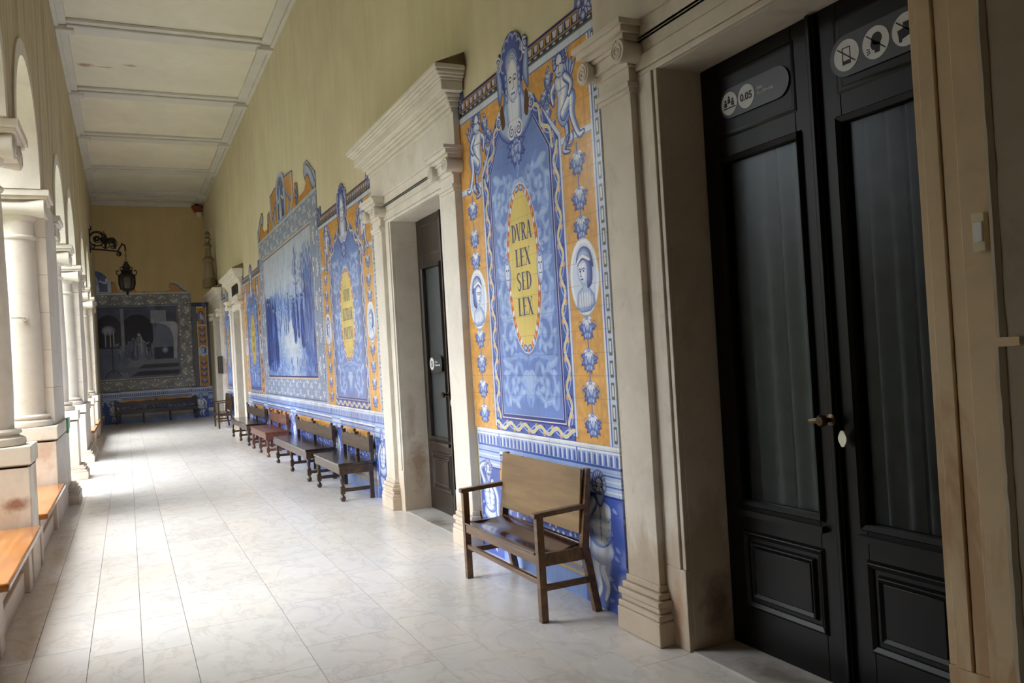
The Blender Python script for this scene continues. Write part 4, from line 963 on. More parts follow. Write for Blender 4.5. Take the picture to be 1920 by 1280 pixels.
# ---------------------------------------------------------------- door surrounds
def portal(name, label, dc, m, weather=True, m2=None):
    t = thing(name, label, 'door surround', (XW, dc, 0), group='stone door surrounds')
    m0 = m
    for sg in (1, -1):
        m = m2 if sg < 0 and m2 else m0
        g = G(); g.box(-.075, .0, .925, 1.225, .3, 2.97); p = g.moved(fy=sg).build('pilaster', m, t, .004)
        g = G()
        for (z0, z1, e) in ((0, .13, .055), (.13, .165, .05), (.165, .2, .035), (.2, .235, .048), (.235, .27, .03), (.27, .31, .012)): g.box(-.075-e, -.016, .925-e, 1.225+e, z0, z1)
        g.moved(fy=sg).build('pilaster_base', m, p, .008)
        g = G(); g.box(-.1, -.016, .905, 1.245, 2.97, 3.0); g.box(-.088, -.016, .915, 1.235, 2.945, 2.97); g.box(-.08, -.016, .92, 1.23, 3.0, 3.22)
        for (z0, z1, e) in ((3.08, 3.12, .02), (3.12, 3.18, .04), (3.18, 3.2, .055), (3.2, 3.235, .07), (3.235, 3.27, .095), (3.27, 3.3, .115)): g.box(-.075-e, -.016, .925-e*.9, 1.225+e*.9, z0, z1)
        for yy in (.895, 1.255):
            g.lathe([(.062, -.165), (.066, -.15), (.05, -.1), (.056, -.016)], (0, yy, 3.145), 'x', 20)
            sp = spiral(0, 0, .054, .006, 90, 2.2 if yy > 1 else -2.2, 30); g.tube([(-.166, yy+a, 3.145+b) for a, b in sp], .0055, 6)
        g.moved(fy=sg).build('capital', m, p, .003)
        g = G()
        for (y0, y1, e) in ((.745, .775, .03), (.778, .84, .042), (.844, .925, .034)): g.box(-e, .0, y0, y1, .42, 3.02)
        g.box(-.036, 0, .745, .925, 0, .42); g.box(-.0, .26, .745, .80, 0, 3.05)
        g.moved(fy=sg).build('jamb', m, t, .004)
    m = m0; g = G()
    for (z0, z1, e) in ((3.02, 3.05, .03), (3.053, 3.13, .042), (3.134, 3.2, .034), (3.2, 3.22, .05)): g.box(-e, 0, -.925, .925, z0, z1)
    g.box(0, .26, -.80, .80, 3.02, 3.08); g.build('lintel', m, t, .004)
    g = G(); g.box(-.07, -.016, -1.27, 1.27, 3.3, 3.6); g.box(-.05, 0, -.925, .925, 3.2, 3.3); fz = g.build('frieze', m, t, .004)
    g = G()
    for (z0, z1, e) in ((3.58, 3.62, .03), (3.62, 3.66, .05), (3.66, 3.69, .075), (3.69, 3.72, .09), (3.72, 3.80, .15), (3.80, 3.82, .16), (3.82, 3.84, .185), (3.84, 3.87, .205), (3.87, 3.91, .22)): g.box(-.055-e, -.016, -1.24-e, 1.24+e, z0, z1)
    g.build('cornice', m, t, .008)
    if weather:
        h = .10
        g = G(); g.hexa([(-.265, -1.44, 3.911), (0, -1.44, 3.911), (0, 1.44, 3.911), (-.265, 1.44, 3.911)], [(-.24, -1.42, 3.93), (0, -1.42, 3.93+h), (0, 1.42, 3.93+h), (-.24, 1.42, 3.93)]); g.build('weathering', M['stone_dark'], t)  # sloping cornice top, coloured dark for its shadowed end
    g = G(); g.box(-.02, .3, -.745, .745, .0, .008); g.build('threshold', M['greystone'], t)
    return t
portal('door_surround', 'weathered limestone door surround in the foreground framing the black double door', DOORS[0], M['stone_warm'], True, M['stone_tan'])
portal('door_surround', 'pale limestone door surround with heavy cornice between the two orange and blue tile panels', DOORS[1], M['stone'])
p3 = portal('door_surround', 'limestone door surround with small black plaque above its opening, behind the long benches', DOORS[2], M['stone'])
p4 = portal('door_surround', 'farthest limestone door surround, beside the end wall and topped by a pinnacle', DOORS[3], M['stone'])
g = G(); g.hexa([(-.08, -.26, 4.0), (.0, -.26, 4.0), (0, .26, 4.0), (-.08, .26, 4.0)], [(-.06, -.2, 4.06), (0, -.2, 4.06), (0, .2, 4.06), (-.06, .2, 4.06)])
g = G(); g.lathe([(.2, 4.01), (.2, 4.2), (.15, 4.3), (.17, 4.36), (.13, 4.75), (.16, 4.8), (.17, 4.86), (.09, 4.95), (.075, 5.2), (.12, 5.24), (.12, 5.28), (.06, 5.33), (.06, 5.42), (.1, 5.45), (.1, 5.48), (.05, 5.52), (.08, 5.6), (.05, 5.68), (.001, 5.72)], (-.22, -.2, 0), n=16)
g.build('pinnacle', M['stone_dark'], p4)

# ---------------------------------------------------------------- doors
def frame(g, x, y0, y1, z0, z1, w, d):
    """a mitred moulding round a rectangle, standing d proud of x"""
    A = [(y0, z0), (y1, z0), (y1, z1), (y0, z1)]; B = [(y0+w, z0+w), (y1-w, z0+w), (y1-w, z1-w), (y0+w, z1-w)]; m = .35
    C = [(a[0]+(b[0]-a[0])*m, a[1]+(b[1]-a[1])*m) for a, b in zip(A, B)]
    vs = [(x, *p) for p in A]+[(x-d, *p) for p in C]+[(x-d*.35, *p) for p in B]; fs = []
    for i in range(4):
        j = (i+1) % 4; fs += [(i, j, 4+j, 4+i), (4+i, 4+j, 8+j, 8+i)]
    g.add(vs, fs)
def leaf(par, y0, y1, m, mir):
    """one tall glazed leaf; local x 0 = face towards the gallery"""
    g = G(); d = .05; gy0, gy1, gz0, gz1 = y0+.13, y1-.14, .77, 2.5
    if mir: gy0, gy1 = y0+.14, y1-.13
    g.box(0, d, y0, gy0, .01, 3.015); g.box(0, d, gy1, y1, .01, 3.015); g.box(0, d, gy0, gy1, .01, gz0); g.box(0, d, gy0, gy1, gz1, 3.015)
    lf = g.build('door_leaf', m, par, .003)
    g = G(); frame(g, 0, gy0-.03, gy1+.03, gz0-.03, gz1+.03, .03, .022); g.box(-.03, 0, gy0-.035, gy1+.035, gz0-.075, gz0-.045); g.build('glazing_bead', m, lf)
    g = G(); g.box(.022, .028, gy0-.005, gy1+.005, gz0-.005, gz1+.005); g.build('glass_pane', M['glass'], lf)
    g = G(); n = 110; vs = []
    for i in range(n+1):
        y = gy0-.02+(gy1-gy0+.04)*i/n; x = .085+.024*math.sin(i*.27)+.012*math.sin(i*.117+1)
        vs += [(x, y, gz0-.02), (x, y, gz1+.02)]
    g.add(vs+[(a+.002, b, c) for a, b, c in vs], [(2*i, 2*i+2, 2*i+3, 2*i+1) for i in range(n)]+[(2*n+2+2*i, 2*n+3+2*i, 2*n+5+2*i, 2*n+4+2*i) for i in range(n)]); g.build('curtain', M['curtain'], lf)
    g = G(); a, b = gy0-.015, gy1+.015
    frame(g, 0, a, b, .22, .62, .035, .018); frame(g, 0, a+.055, b-.055, .275, .565, .03, .02); g.box(-.012, 0, a+.085, b-.085, .305, .535); g.build('lower_panel', m, lf, .004)
    g = G(); frame(g, 0, a, b, 2.62, 2.95, .03, .005); g.box(-.001, 0, a+.03, b-.03, 2.65, 2.92); g.build('upper_panel', m, lf)
    return lf
def door(i, dc, m, hardware):
    t = thing('door_%d' % i, None, None, (XW+.25, dc, 0)); t['kind'] = 'structure'
    leaf(t, -.742, -.045, m, True); l2 = leaf(t, -.041, .742, m, False)
    g = G(); g.box(-.022, 0, -.065, -.02, .01, 3.01); g.box(-.034, -.022, -.055, -.03, .01, 3.01); g.build('astragal', m, l2, .005)
    if hardware:
        g = G(); g.lathe([(.004, -.075), (.02, -.074), (.028, -.062), (.026, -.048), (.01, -.036), (.01, -.01), (.026, -.006), (.028, 0)], (-.034, -.045, 1.215), 'x', 18); g.tube([(-.085, -.045, 1.215), (-.09, -.02, 1.215), (-.088, .03, 1.21)], [.012, .013, .01]); g.build('door_knob', M['brass'], l2)
        g = G(); g.prism([(-.1+.021*math.cos(a)*(1+.12*math.cos(4*a)), 1.135+.036*math.sin(a)) for a in np.linspace(0, 2*math.pi, 25)[:-1]], 'x', -.036, -.026); g.build('escutcheon', M['steel'], l2)
    return t
D1 = door(1, DOORS[0], M['wood_door'], True); D2 = door(2, DOORS[1], M['wood_door2'], True); door(3, DOORS[2], M['wood_door2'], False); door(4, DOORS[3], M['wood_door2'], False)
for i, dc in enumerate(DOORS):
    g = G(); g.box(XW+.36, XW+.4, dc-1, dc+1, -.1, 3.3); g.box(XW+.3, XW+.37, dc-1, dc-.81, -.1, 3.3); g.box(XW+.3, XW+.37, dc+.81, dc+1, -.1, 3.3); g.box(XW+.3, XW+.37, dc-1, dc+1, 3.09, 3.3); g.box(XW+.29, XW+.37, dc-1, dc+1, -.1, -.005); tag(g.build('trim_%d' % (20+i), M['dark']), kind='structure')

# ---------------------------------------------------------------- signs
def flat(polys, x, th=.002):
    """polygons in (u to the viewer's right, v up) as thin raised shapes facing -x"""
    g = G()
    for p in polys: g.prism([(-a, b) for a, b in p], 'x', x-th, x)
    return g
def circ(cx, cy, r, n=28): return [(cx+r*math.cos(a), cy+r*math.sin(a)) for a in np.linspace(0, 2*math.pi, n, endpoint=False)]
def pill(x0, x1, r, y=0): return arc(x1-r, y, r, r, -90, 90, 12)+arc(x0+r, y, r, r, 90, 270, 12)
def rect(x0, y0, x1, y1): return [(x0, y0), (x1, y0), (x1, y1), (x0, y1)]
def bar(x0, y0, x1, y1, w):
    L = math.hypot(x1-x0, y1-y0); nx, ny = -(y1-y0)/L*w/2, (x1-x0)/L*w/2
    return [(x0+nx, y0+ny), (x0-nx, y0-ny), (x1-nx, y1-ny), (x1+nx, y1+ny)]
def text_mesh(txt, size, u, v, x, name, m, par, align='LEFT', weight=0):
    cu = bpy.data.curves.new(name, 'FONT'); cu.body = txt; cu.size = size; cu.align_x = align; cu.space_line = .95; cu.extrude = .0008; cu.offset = weight
    to = bpy.data.objects.new(name, cu); col.objects.link(to)
    me = bpy.data.meshes.new_from_object(to.evaluated_get(bpy.context.evaluated_depsgraph_get())); bpy.data.objects.remove(to)
    for vtx in me.vertices: a, b, c = vtx.co; vtx.co = (x-c-.0008, -(a+u), b+v)
    me.materials.clear(); me.materials.append(m); me.flip_normals() if False else None
    o = bpy.data.objects.new(name, me); col.objects.link(o); o.parent = par; return o
XD = XW+.25
s = thing('room_sign', 'dark rounded sign reading 0.05 Sala Audiências on the black door', 'sign', (XD-.007, 3.06, 2.785))
flat([pill(-.25, .23, .075)], 0, .003).build('sign_plate', M['plate'], s)
for u, nm in ((-.18, 'people'), (-.055, 'number')):
    d = flat([circ(u, 0, .058)], -.003).build('white_disc', M['white'], s)
    if nm == 'people':
        pg = [bar(u-.045, -.022, u+.045, -.022, .006)]
        for du, dv in ((-.026, -.002), (0, .012), (.026, -.002)): pg += [circ(u+du, dv+.018, .007, 12), rect(u+du-.010, dv-.012, u+du+.010, dv+.01)]
        flat(pg, -.005, .001).build('pictogram', M['ink'], d)
    else: text_mesh('0.05', .05, u, -.017, -.005, 'lettering', M['ink'], d, 'CENTER', .0012)
text_mesh('Sala\nAudiências', .026, .02, .008, -.003, 'lettering', M['white'], s)
s = thing('prohibition_sign', 'dark rounded sign with crossed-out phone and head on the black door', 'sign', (XD-.007, 2.33, 2.768))
flat([pill(-.255, .28, .088)], 0, .003).build('sign_plate', M['plate'], s)
for u, nm in ((-.165, 'phone'), (-.015, 'head'), (.13, 'jug')):
    d = flat([circ(u, 0, .066)], -.003).build('white_disc', M['white'], s)
    if nm == 'phone': pg = [rect(u-.022, -.038, u+.022, -.022), rect(u-.022, .03, u+.022, .034), rect(u-.022, -.03, u-.018, .034), rect(u+.018, -.03, u+.022, .034), bar(u-.045, .036, u+.045, -.036, .005)]
    elif nm == 'head': pg = [circ(u+.006, .014, .026, 20), [(u-.02, .01), (u-.026, -.006), (u-.018, -.026), (u-.006, -.028), (u-.006, -.042), (u+.018, -.042), (u+.024, -.005)], bar(u-.044, .04, u+.046, -.036, .005), bar(u-.03, -.02, u-.046, -.016, .004), bar(u-.03, -.026, u-.046, -.028, .004), bar(u-.028, -.032, u-.044, -.04, .004)]
    else: pg = [[(u-.04, .004), (u+.03, .016), (u+.034, -.02), (u-.02, -.034), (u-.022, -.044), (u-.034, -.044), (u-.036, -.02)], rect(u-.012, .012, u+.02, .03), bar(u-.044, .04, u+.046, -.036, .005)]
    flat(pg, -.005, .001).build('pictogram', M['ink'], d)
s = thing('reserved_sign', 'small dark rounded sign reading Área Reservada on the glazed brown door', 'sign', (XD-.004, 7.81, 1.515))
flat([pill(-.19, .17, .085)], 0, .003).build('sign_plate', M['plate'], s)
d = flat([circ(-.12, 0, .062)], -.003).build('white_disc', M['white'], s)
ring = circ(-.12, 0, .034); inn = circ(-.12, 0, .025)
flat([ring[:15]+inn[:15][::-1], ring[14:]+ring[:1]+inn[:1]+inn[14:][::-1], bar(-.142, .022, -.098, -.022, .008)], -.005, .001).build('pictogram', M['ink'], d)
text_mesh('Área\nReservada', .034, -.03, .01, -.003, 'lettering', M['white'], s)
s = thing('wall_plaque', 'small black plaque on the frieze above the third door', 'plaque', (XW-.07, 21.1, 3.5))
g = G(); g.box(-.02, 0, -.55, .55, -.13, .13); g.build('plaque_board', M['ink'], s, .006); g = G(); frame(g, -.02, -.55, .55, -.13, .13, .02, .008); g.build('plaque_rim', M['brass'], s)
s = thing('notice_box', 'dark grey box hung on the pilaster just past the far chair', 'box', (XW-.08, 24.99, 1.44))
g = G(); g.box(-.1, 0, -.16, .16, 0, .5); g.build('box_body', M['greybox'], s, .01); g = G(); frame(g, -.1, -.14, .14, .02, .48, .02, .008); g.build('box_lid', M['iron'], s)
s = thing('switch_box', 'small cream switch box on the stone edge right of the black door', 'switch', (XW-.078, 1.715, 1.83))
g = G(); g.box(-.022, 0, -.015, .03, 0, .125); g.build('switch_case', M['cream'], s, .004); g = G(); g.box(-.027, -.022, -.008, .022, .03, .095); g.build('switch_plate', M['white'], s, .002)

# ---------------------------------------------------------------- tile panels
def bumpy(x0, x1, z, hh, n=5, up=True):
    return [(x0+(x1-x0)*i/n, z+hh*(.75+.25*math.sin(i*2.1+x0*7))) for i in range(n+1)]
def motto_outline(w):
    cx = w/2+.015; k = .56
    right = [(w, 1.0), (w, 3.8)]+bumpy(w-.02, w-.2, 3.66, .14, 4)+[(w-.22, 3.66), (cx+.235, 3.66), (cx+.245, 3.73), (cx+.2, 3.77), (cx+.175, 3.72)]
    shell = [(cx+.182*math.cos(a), 3.67+.185*math.sin(a)) for a in np.linspace(.15, math.pi-.15, 15)]
    left = [(cx-.175, 3.72), (cx-.2, 3.77), (cx-.245, 3.73), (cx-.235, 3.66), (.22, 3.66)]+bumpy(.2, .02, 3.66, .14, 4)+[(0, 3.8), (0, 1.0)]
    return right+shell+left
def right_panel(label, ymax, cv, outline, name='tile_mural', mname='glazed_tiles', th=.012, group=None):
    return tag(tile_mesh(name, cv, outline, (XW, ymax, 0), (0, -1, 0), (-1, 0, 0), th, mname), label, 'mural', group)
cv1 = motto_panel([('DVRA', 2.44, .125, .32), ('LEX', 2.26, .125, .24), ('SED', 2.09, .125, .24), ('LEX', 1.91, .125, .24)], PPM[0], 2.27, 1)
right_panel('blue and orange tile panel with a yellow oval reading DVRA LEX SED LEX', 6.335, cv1, [(max(.095, p[0]), p[1]) for p in motto_outline(2.27)], mname='dura_lex_tiles')
cv2 = motto_panel([('AVDI', 2.43, .15, .34), ('ALTERAM', 2.19, .15, .5), ('PARTEM', 1.95, .15, .44)], PPM[1], 2.83, 2, (True, False), .74, .36)
right_panel('blue and orange tile panel with a yellow oval reading AVDI ALTERAM PARTEM', 11.73, cv2, [(min(2.97, p[0]), p[1]) for p in motto_outline(2.83)], mname='audi_tiles')
cv3 = motto_panel([('', 2.43, .13, .3), ('', 2.2, .13, .36), ('', 1.97, .13, .32)], PPM[2], 2.83, 3, (True, True), .74, .36)
right_panel('far tile panel with a yellow oval just left of the landscape panel', 20.25, cv3, [(max(.1, p[0]), p[1]) for p in motto_outline(2.83)], mname='third_motto_tiles')
cv4 = motto_panel([('', 2.43, .12, .26), ('', 2.2, .12, .3), ('', 1.97, .12, .26)], 90, 2.2, 4)
right_panel('most distant tile panel with a yellow oval, between the two far doors', 24.85, cv4, motto_outline(2.2), mname='fourth_motto_tiles')
cvs = scene_panel(PPM[3]); w = cvs.u1; cx = w/2; V = 4.1
so = [(0, 1.0), (w, 1.0), (w, 4.1), (w-.03, 4.16), (w-.18, 4.26)]+[(w-.4-.16*math.cos(a), 4.36+.2*math.sin(a)) for a in np.linspace(2.7, .3, 8)][::-1][:0]
so = [(0, 1.0), (w, 1.0), (w, 4.34), (w-.14, 4.4), (w-.34, 4.52), (w-.55, 4.63), (w-.72, 4.62), (w-.8, 4.5), (w-.74, 4.38), (w-.66, 4.3), (w-.8, 4.22), (cx+1.55, 4.2), (cx+1.5, 4.46), (cx+1.3, 4.5), (cx+1.22, 4.26), (cx+1.15, 4.26), (cx+1.12, 4.74), (cx+.55, 4.8)]
so += [(cx+.5*math.cos(a), 4.62+.32*math.sin(a)) for a in np.linspace(.5, math.pi-.5, 11)]
so += [(2*cx-p[0], p[1]) for p in so[17:1:-1]]
right_panel('large tiled landscape with a crowd on a pale path, under a scrolled orange crest', 17.41, cvs, so, mname='landscape_tiles')
d1 = dado(2.27, PPM[0], 3, [(.3, None, True, .66), (.24, 1.135, False, .74)], [(.52, 1.76)])
right_panel('blue tile dado with two bent bearers behind the pale wooden settee', 6.335, d1, rect(.145, 0, 2.27, 1.0), 'tile_mural', 'near_dado_tiles', .014)
fg = [(.35, None, True, .66), (8.9, None, False, .66), (2.6, None, True, .66), (5.6, None, False, .66)]
wD = 11.37; d2 = dado(wD, PPM[4], 5, [(.35, None, True, .66), (2.6, None, False, .66), (5.7, None, True, .66), (8.9, None, False, .66), (.25, wD/2, False, .7)], [(.8, 2.3), (2.95, 5.3), (6.1, 8.5), (9.3, 10.7)])
right_panel('long blue tile dado behind the row of dark wooden benches', 20.14, d2, rect(.03, 0, wD-.02, 1.0), 'tile_mural', 'long_dado_tiles', .014)
d3 = dado(2.26, 130, 7, [(.3, None, True, .66), (.24, 1.13, False, .7)], [(.5, 1.76)])
right_panel('short blue tile dado behind the dark armchair at the far end', 24.87, d3, rect(.06, 0, 2.16, 1.0), 'tile_mural', 'far_dado_tiles', .014)
cvc = court_panel(PPM[5]); gy = cvc.a.mean(axis=2, keepdims=True); cvc.a = cvc.a*.72+gy*.28
co = [(0, 1.03), (2.82, 1.03), (2.82, 4.2), (2.7, 4.25), (2.52, 4.42), (2.36, 4.55), (2.2, 4.52), (2.14, 4.38), (2.2, 4.28), (2.0, 4.24), (1.2, 4.24), (1.12, 4.36), (.95, 4.38), (.85, 4.26), (.62, 4.3), (.58, 4.55), (.4, 4.6), (.36, 4.7), (.2, 4.86), (0, 4.96)]
tag(tile_mesh('tile_mural', cvc, co, (-.77, YF, 0), (1, 0, 0), (0, -1, 0), .015, 'court_tiles'), 'dim tiled picture of a hall with steps and arches on the end wall', 'mural')
cvk = column_panel(PPM[5])
tag(tile_mesh('tile_mural', cvk, rect(0, 1.03, .53, 3.84), (2.05, YF, 0), (1, 0, 0), (0, -1, 0), .012, 'strip_tiles'), 'narrow orange tile strip with a roundel in the right corner of the end wall', 'mural')
d4 = dado(3.35, PPM[5]+20, 9, [(.3, None, True, .66), (2.95, None, False, .7)], [(.6, 2.6)])
tag(tile_mesh('tile_mural', d4, rect(0, 0, 3.35, 1.03), (-.77, YF, 0), (1, 0, 0), (0, -1, 0), .014, 'end_dado_tiles'), 'dark blue tile dado along the end wall behind the farthest bench', 'mural')

# ---------------------------------------------------------------- arcade
def ionic(g, yc, half=.34, nb=(-1, 1)):
    g.box(-.33, .33, yc-half+.03, yc+half-.03, 3.55, 3.585); g.box(-.355, .355, yc-half, yc+half, 3.585, 3.65)
    g.box(-.3, .3, yc-.2, yc+.2, 3.40, 3.55)
    for sg in nb:
        y = yc+sg*.2
        g.lathe([(.09, -.31), (.105, -.3), (.1, -.26), (.07, -.1), (.066, 0), (.07, .1), (.1, .26), (.105, .3), (.09, .31)], (0, y, 3.46), 'x', 24)
        for e in (-1, 1):
            sp = spiral(0, 0, .092, .012, 90, sg*e*1.8, 30); g.tube([(e*.312, y+a*e, 3.46+b) for a, b in sp], .008, 6)
def shaft_prof(): return [(.185, 1.2), (.192, 1.5), (.19, 2.2), (.176, 3.0), (.172, 3.14)]
def base_prof(): return [(.26, 1.08), (.268, 1.1), (.262, 1.135), (.225, 1.15), (.215, 1.165), (.235, 1.175), (.238, 1.19), (.225, 1.205), (.19, 1.21)]
def neck(): return [(.172, 3.13), (.19, 3.14), (.196, 3.155), (.19, 3.17), (.172, 3.18), (.172, 3.34), (.2, 3.37), (.205, 3.4), (.18, 3.41)]
def plinth_mesh(y0, y1, foot, fy=None):
    g = G(); g.box(-.30, .30, y0+.012, y1-.012, 0, .93); g.box(-.318, .318, y0, y1, .93, 1.075); g.box(-.3, .3, y0+.012, y1-.012, .9, .93)
    g.box(-.318, .318, y0, y1, .0, .5) if False else None
    if foot:
        for (z0, z1, e) in ((0, .12, .1), (.12, .15, .085), (.15, .175, .06), (.175, .2, .07), (.2, .225, .04)): g.box(-.318-e, .318+e, (y0 if fy is None else fy)-e*.3, y1+e*.3, z0, z1)
    return g
XC = -1.03
def column(yc, label, foot):
    t = thing('stone_column', label, 'column', (XC, yc, 0), group='arcade columns')
    plinth_mesh(-.27, .27, foot).build('plinth', M['stone_arcade'], t, .008)
    g = G(); g.lathe(base_prof(), n=32); g.build('column_base', M['stone_arcade'], t)
    g = G(); g.lathe(shaft_prof(), n=32); g.build('shaft', M['stone_arcade'], t)
    g = G(); g.lathe(neck(), n=32); ionic(g, 0); g.build('capital', M['stone_arcade'], t, .004)
    return t
def pier(y0, y1, label, foot, fy=None):
    yc = (y0+y1)/2; h = (y1-y0)/2
    t = thing('stone_pier', label, 'pier', (XC, yc, 0), group='arcade piers')
    plinth_mesh(-h, h, foot, fy).build('plinth', M['stone_arcade'], t, .008)
    g = G(); z = 1.075
    while z < 3.6: g.box(-.28, .28, -h+.3, h-.3, z+.003, min(z+.42, 3.648)); z += .42
    g.build('pier_core', M['stone_arcade'], t, .003)
    for sg in (-1, 1):
        y = sg*(h-.27)
        g = G(); g.lathe(shaft_prof(), (0, y, 0), n=32); sh = g.build('shaft', M['stone_arcade'], t)
        g = G(); g.lathe(base_prof(), (0, y, 0), n=32); g.build('column_base', M['stone_arcade'], sh)
        g = G(); g.lathe(neck(), (0, y, 0), n=32); ionic(g, y, .34 if False else .30, (sg,)); g.build('capital', M['stone_arcade'], sh, .004)
    return t
pier(3.3, 5.45, 'stone pier at the left edge of the picture, in front of the nearest orange bench', False)
column(7.75, 'nearest round column, between the two orange plank benches', False)
P1 = pier(10.2, 12.35, 'broad pier with a small green sign on its edge', True, .4)
column(14.65, 'round column standing free just past the pier with the green sign', True)
pier(17.1, 19.25, 'second broad pier beyond the green sign, before the far plank benches', True)
column(21.55, 'farthest round column, between the two distant plank benches', False)
pier(24.0, 26.15, 'farthest broad pier, under the hanging lantern bracket', False)
s = thing('green_sign', 'small green sign fixed to the edge of the broad pier', 'sign', (XC+.318, 11.75, .9))
g = G(); g.box(0, .012, -.13, .13, 0, .19); g.build('sign_board', M['green'], s, .003)
g = G(); g.box(.012, .016, .1, .13, 0, .19); g.build('sign_edge', M['white'], s)
s = thing('wall_hook', 'small pale metal hook on the column shaft at left', 'hook', (XC, 10.47, 2.26))
g = G(); g.lathe([(.03, -.21), (.03, -.185)], (.06, 0, 0), 'y', 12); g.build('hook_plate', M['steel'], s); g = G(); g.tube([(.06, -.2, 0), (.06, -.24, 0), (.02, -.26, .005), (-.06, -.25, .01)], .012); g.build('hook_arm', M['steel'], s)
seats = ((5.46, 7.47, 'nearest orange varnished plank bench, cut by the left edge of the picture'), (8.03, 10.19, 'second orange varnished plank bench from the camera, beyond the stained plinth'), (19.26, 21.27, 'distant varnished plank bench just past the second broad pier'), (21.83, 23.99, 'farthest varnished plank bench, near the end wall'))
for i, (a, b, lb) in enumerate(seats):
    g = G(); g.box(-.80, -1.3, a, b, 0, .4); g.box(-.77, -.80, a+.0, b, 0, .16); structure(g, 'wall_parapet' if i == 0 else 'wall_parapet', M['stone_arcade'], bevel=.006)
    t = thing('plank_bench', lb, 'bench', (-.97, (a+b)/2, .4), group='plank benches between the arcade plinths'); h = (b-a)/2-.01
    g = G(); g.box(-.3, .31, -h, h, .002, .05); g.build('seat_board', M['wood_orange'], t, .012)
    for yy in (-h+.2, h-.2): g = G(); g.box(.17, .24, yy-.09, yy+.09, -.4, 0); g.build('support', M['stone_arcade'], t, .006)
# ---------------------------------------------------------------- dark benches along the tiles
def turned(g, x, y, h):
    g.box(x-.026, x+.026, y-.026, y+.026, h-.1, h); g.box(x-.026, x+.026, y-.026, y+.026, .085, .165)
    g.lathe([(.02, .165), (.028, .175), (.018, .19), (.024, .24), (.026, .26), (.019, h-.13), (.027, h-.115), (.022, h-.1)], (x, y, 0), n=14)
    g.lathe([(.022, .085), (.015, .07), (.03, .045), (.033, .03), (.026, .012), (.02, 0)], (x, y, 0), n=14)
def bench(label, yc, L, legs, mats, group, backs=1):
    """bench against the wall, facing -x; local x 0 = wall side"""
    fr, seat, back = mats; t = thing('wooden_bench', label, 'bench', (XW-.035, yc, 0), group=group)
    H = .435; D = .42; h = L/2; xf = -D
    g = G(); g.box(-D-.01, -.02, -h, h, H-.035, H); g.build('seat', seat, t, .006)
    g = G(); g.box(xf, xf+.025, -h+.01, h-.01, H-.125, H-.035); g.box(-.05, -.03, -h+.01, h-.01, H-.125, H-.035)
    for sg in (-1, 1): g.box(xf, -.03, sg*(h-.012)-.012, sg*(h-.012)+.012, H-.125, H-.035)
    g.build('apron', fr, t, .003)
    ys = [-h+.045+i*(L-.09)/(legs-1) for i in range(legs)]
    for y in ys:
        g = G(); turned(g, xf+.035, y, H-.035); lg = g.build('front_leg', fr, t)
        g = G(); g.box(-.07, -.02, y-.025, y+.025, 0, H-.035); g.build('rear_leg', fr, t, .003)
        g = G(); g.box(xf+.035, -.045, y-.014, y+.014, .105, .145); g.build('stretcher', fr, t, .003)
    top = .735; ps = [-h+.03, 0, h-.03] if backs == 1 else [-h+.03, 0, h-.03]
    for y in ps: g = G(); g.box(-.05, -.008, y-.027, y+.027, H, top-.01); g.build('back_post', fr, t, .003)
    def crest(a, b, n=28):
        out = []
        for i in range(n+1):
            u = i/n; y = a+(b-a)*u; z = top-.045+.012*math.cos(u*math.pi*10)
            if abs(u-.5) < .035: z = top+.012
            if u < .045 or u > .955: z = top+.005
            out.append((y, z))
        return out
    for a, b in ([(-h, h)] if backs == 1 else [(-h, -.01), (.01, h)]):
        c = crest(a, b); g = G(); g.prism([(a, .53), (b, .53)]+c[::-1], 'x', -.045, -.062); bb = g.build('back_board', back, t, .003)
        for yk in (a+.03, (a+b)/2, b-.03): g = G(); g.ball((-.052, yk, top+.012), .021); g.build('crest_knob', fr, bb)
    return t
DK = (M['wood_dark'], M['wood_seat'], M['wood_back'])
bench('short dark wooden bench with turned legs nearest the limestone door surround', 9.97, 1.36, 2, DK, 'dark benches along the tiled wall')
bench('long dark wooden bench with three turned front legs, left of the short one', 12.5, 2.62, 3, DK, 'dark benches along the tiled wall')
bench('red-brown wooden bench with a divided back, between two dark benches', 15.68, 1.9, 3, (M['wood_red'], M['wood_red'], M['wood_red']), 'dark benches along the tiled wall', 2)
bench('most distant of the benches in the row, with a brown back board', 18.6, 2.72, 3, DK, 'dark benches along the tiled wall')
# long bench across the end wall
t = bench('very dark long bench across the end wall under the hall picture', 0, 2.46, 4, (M['wood_dark'], M['wood_seat'], M['wood_dark']), None)
t.location = (.82, YF-.035, 0); t.rotation_euler = (0, 0, R(90))

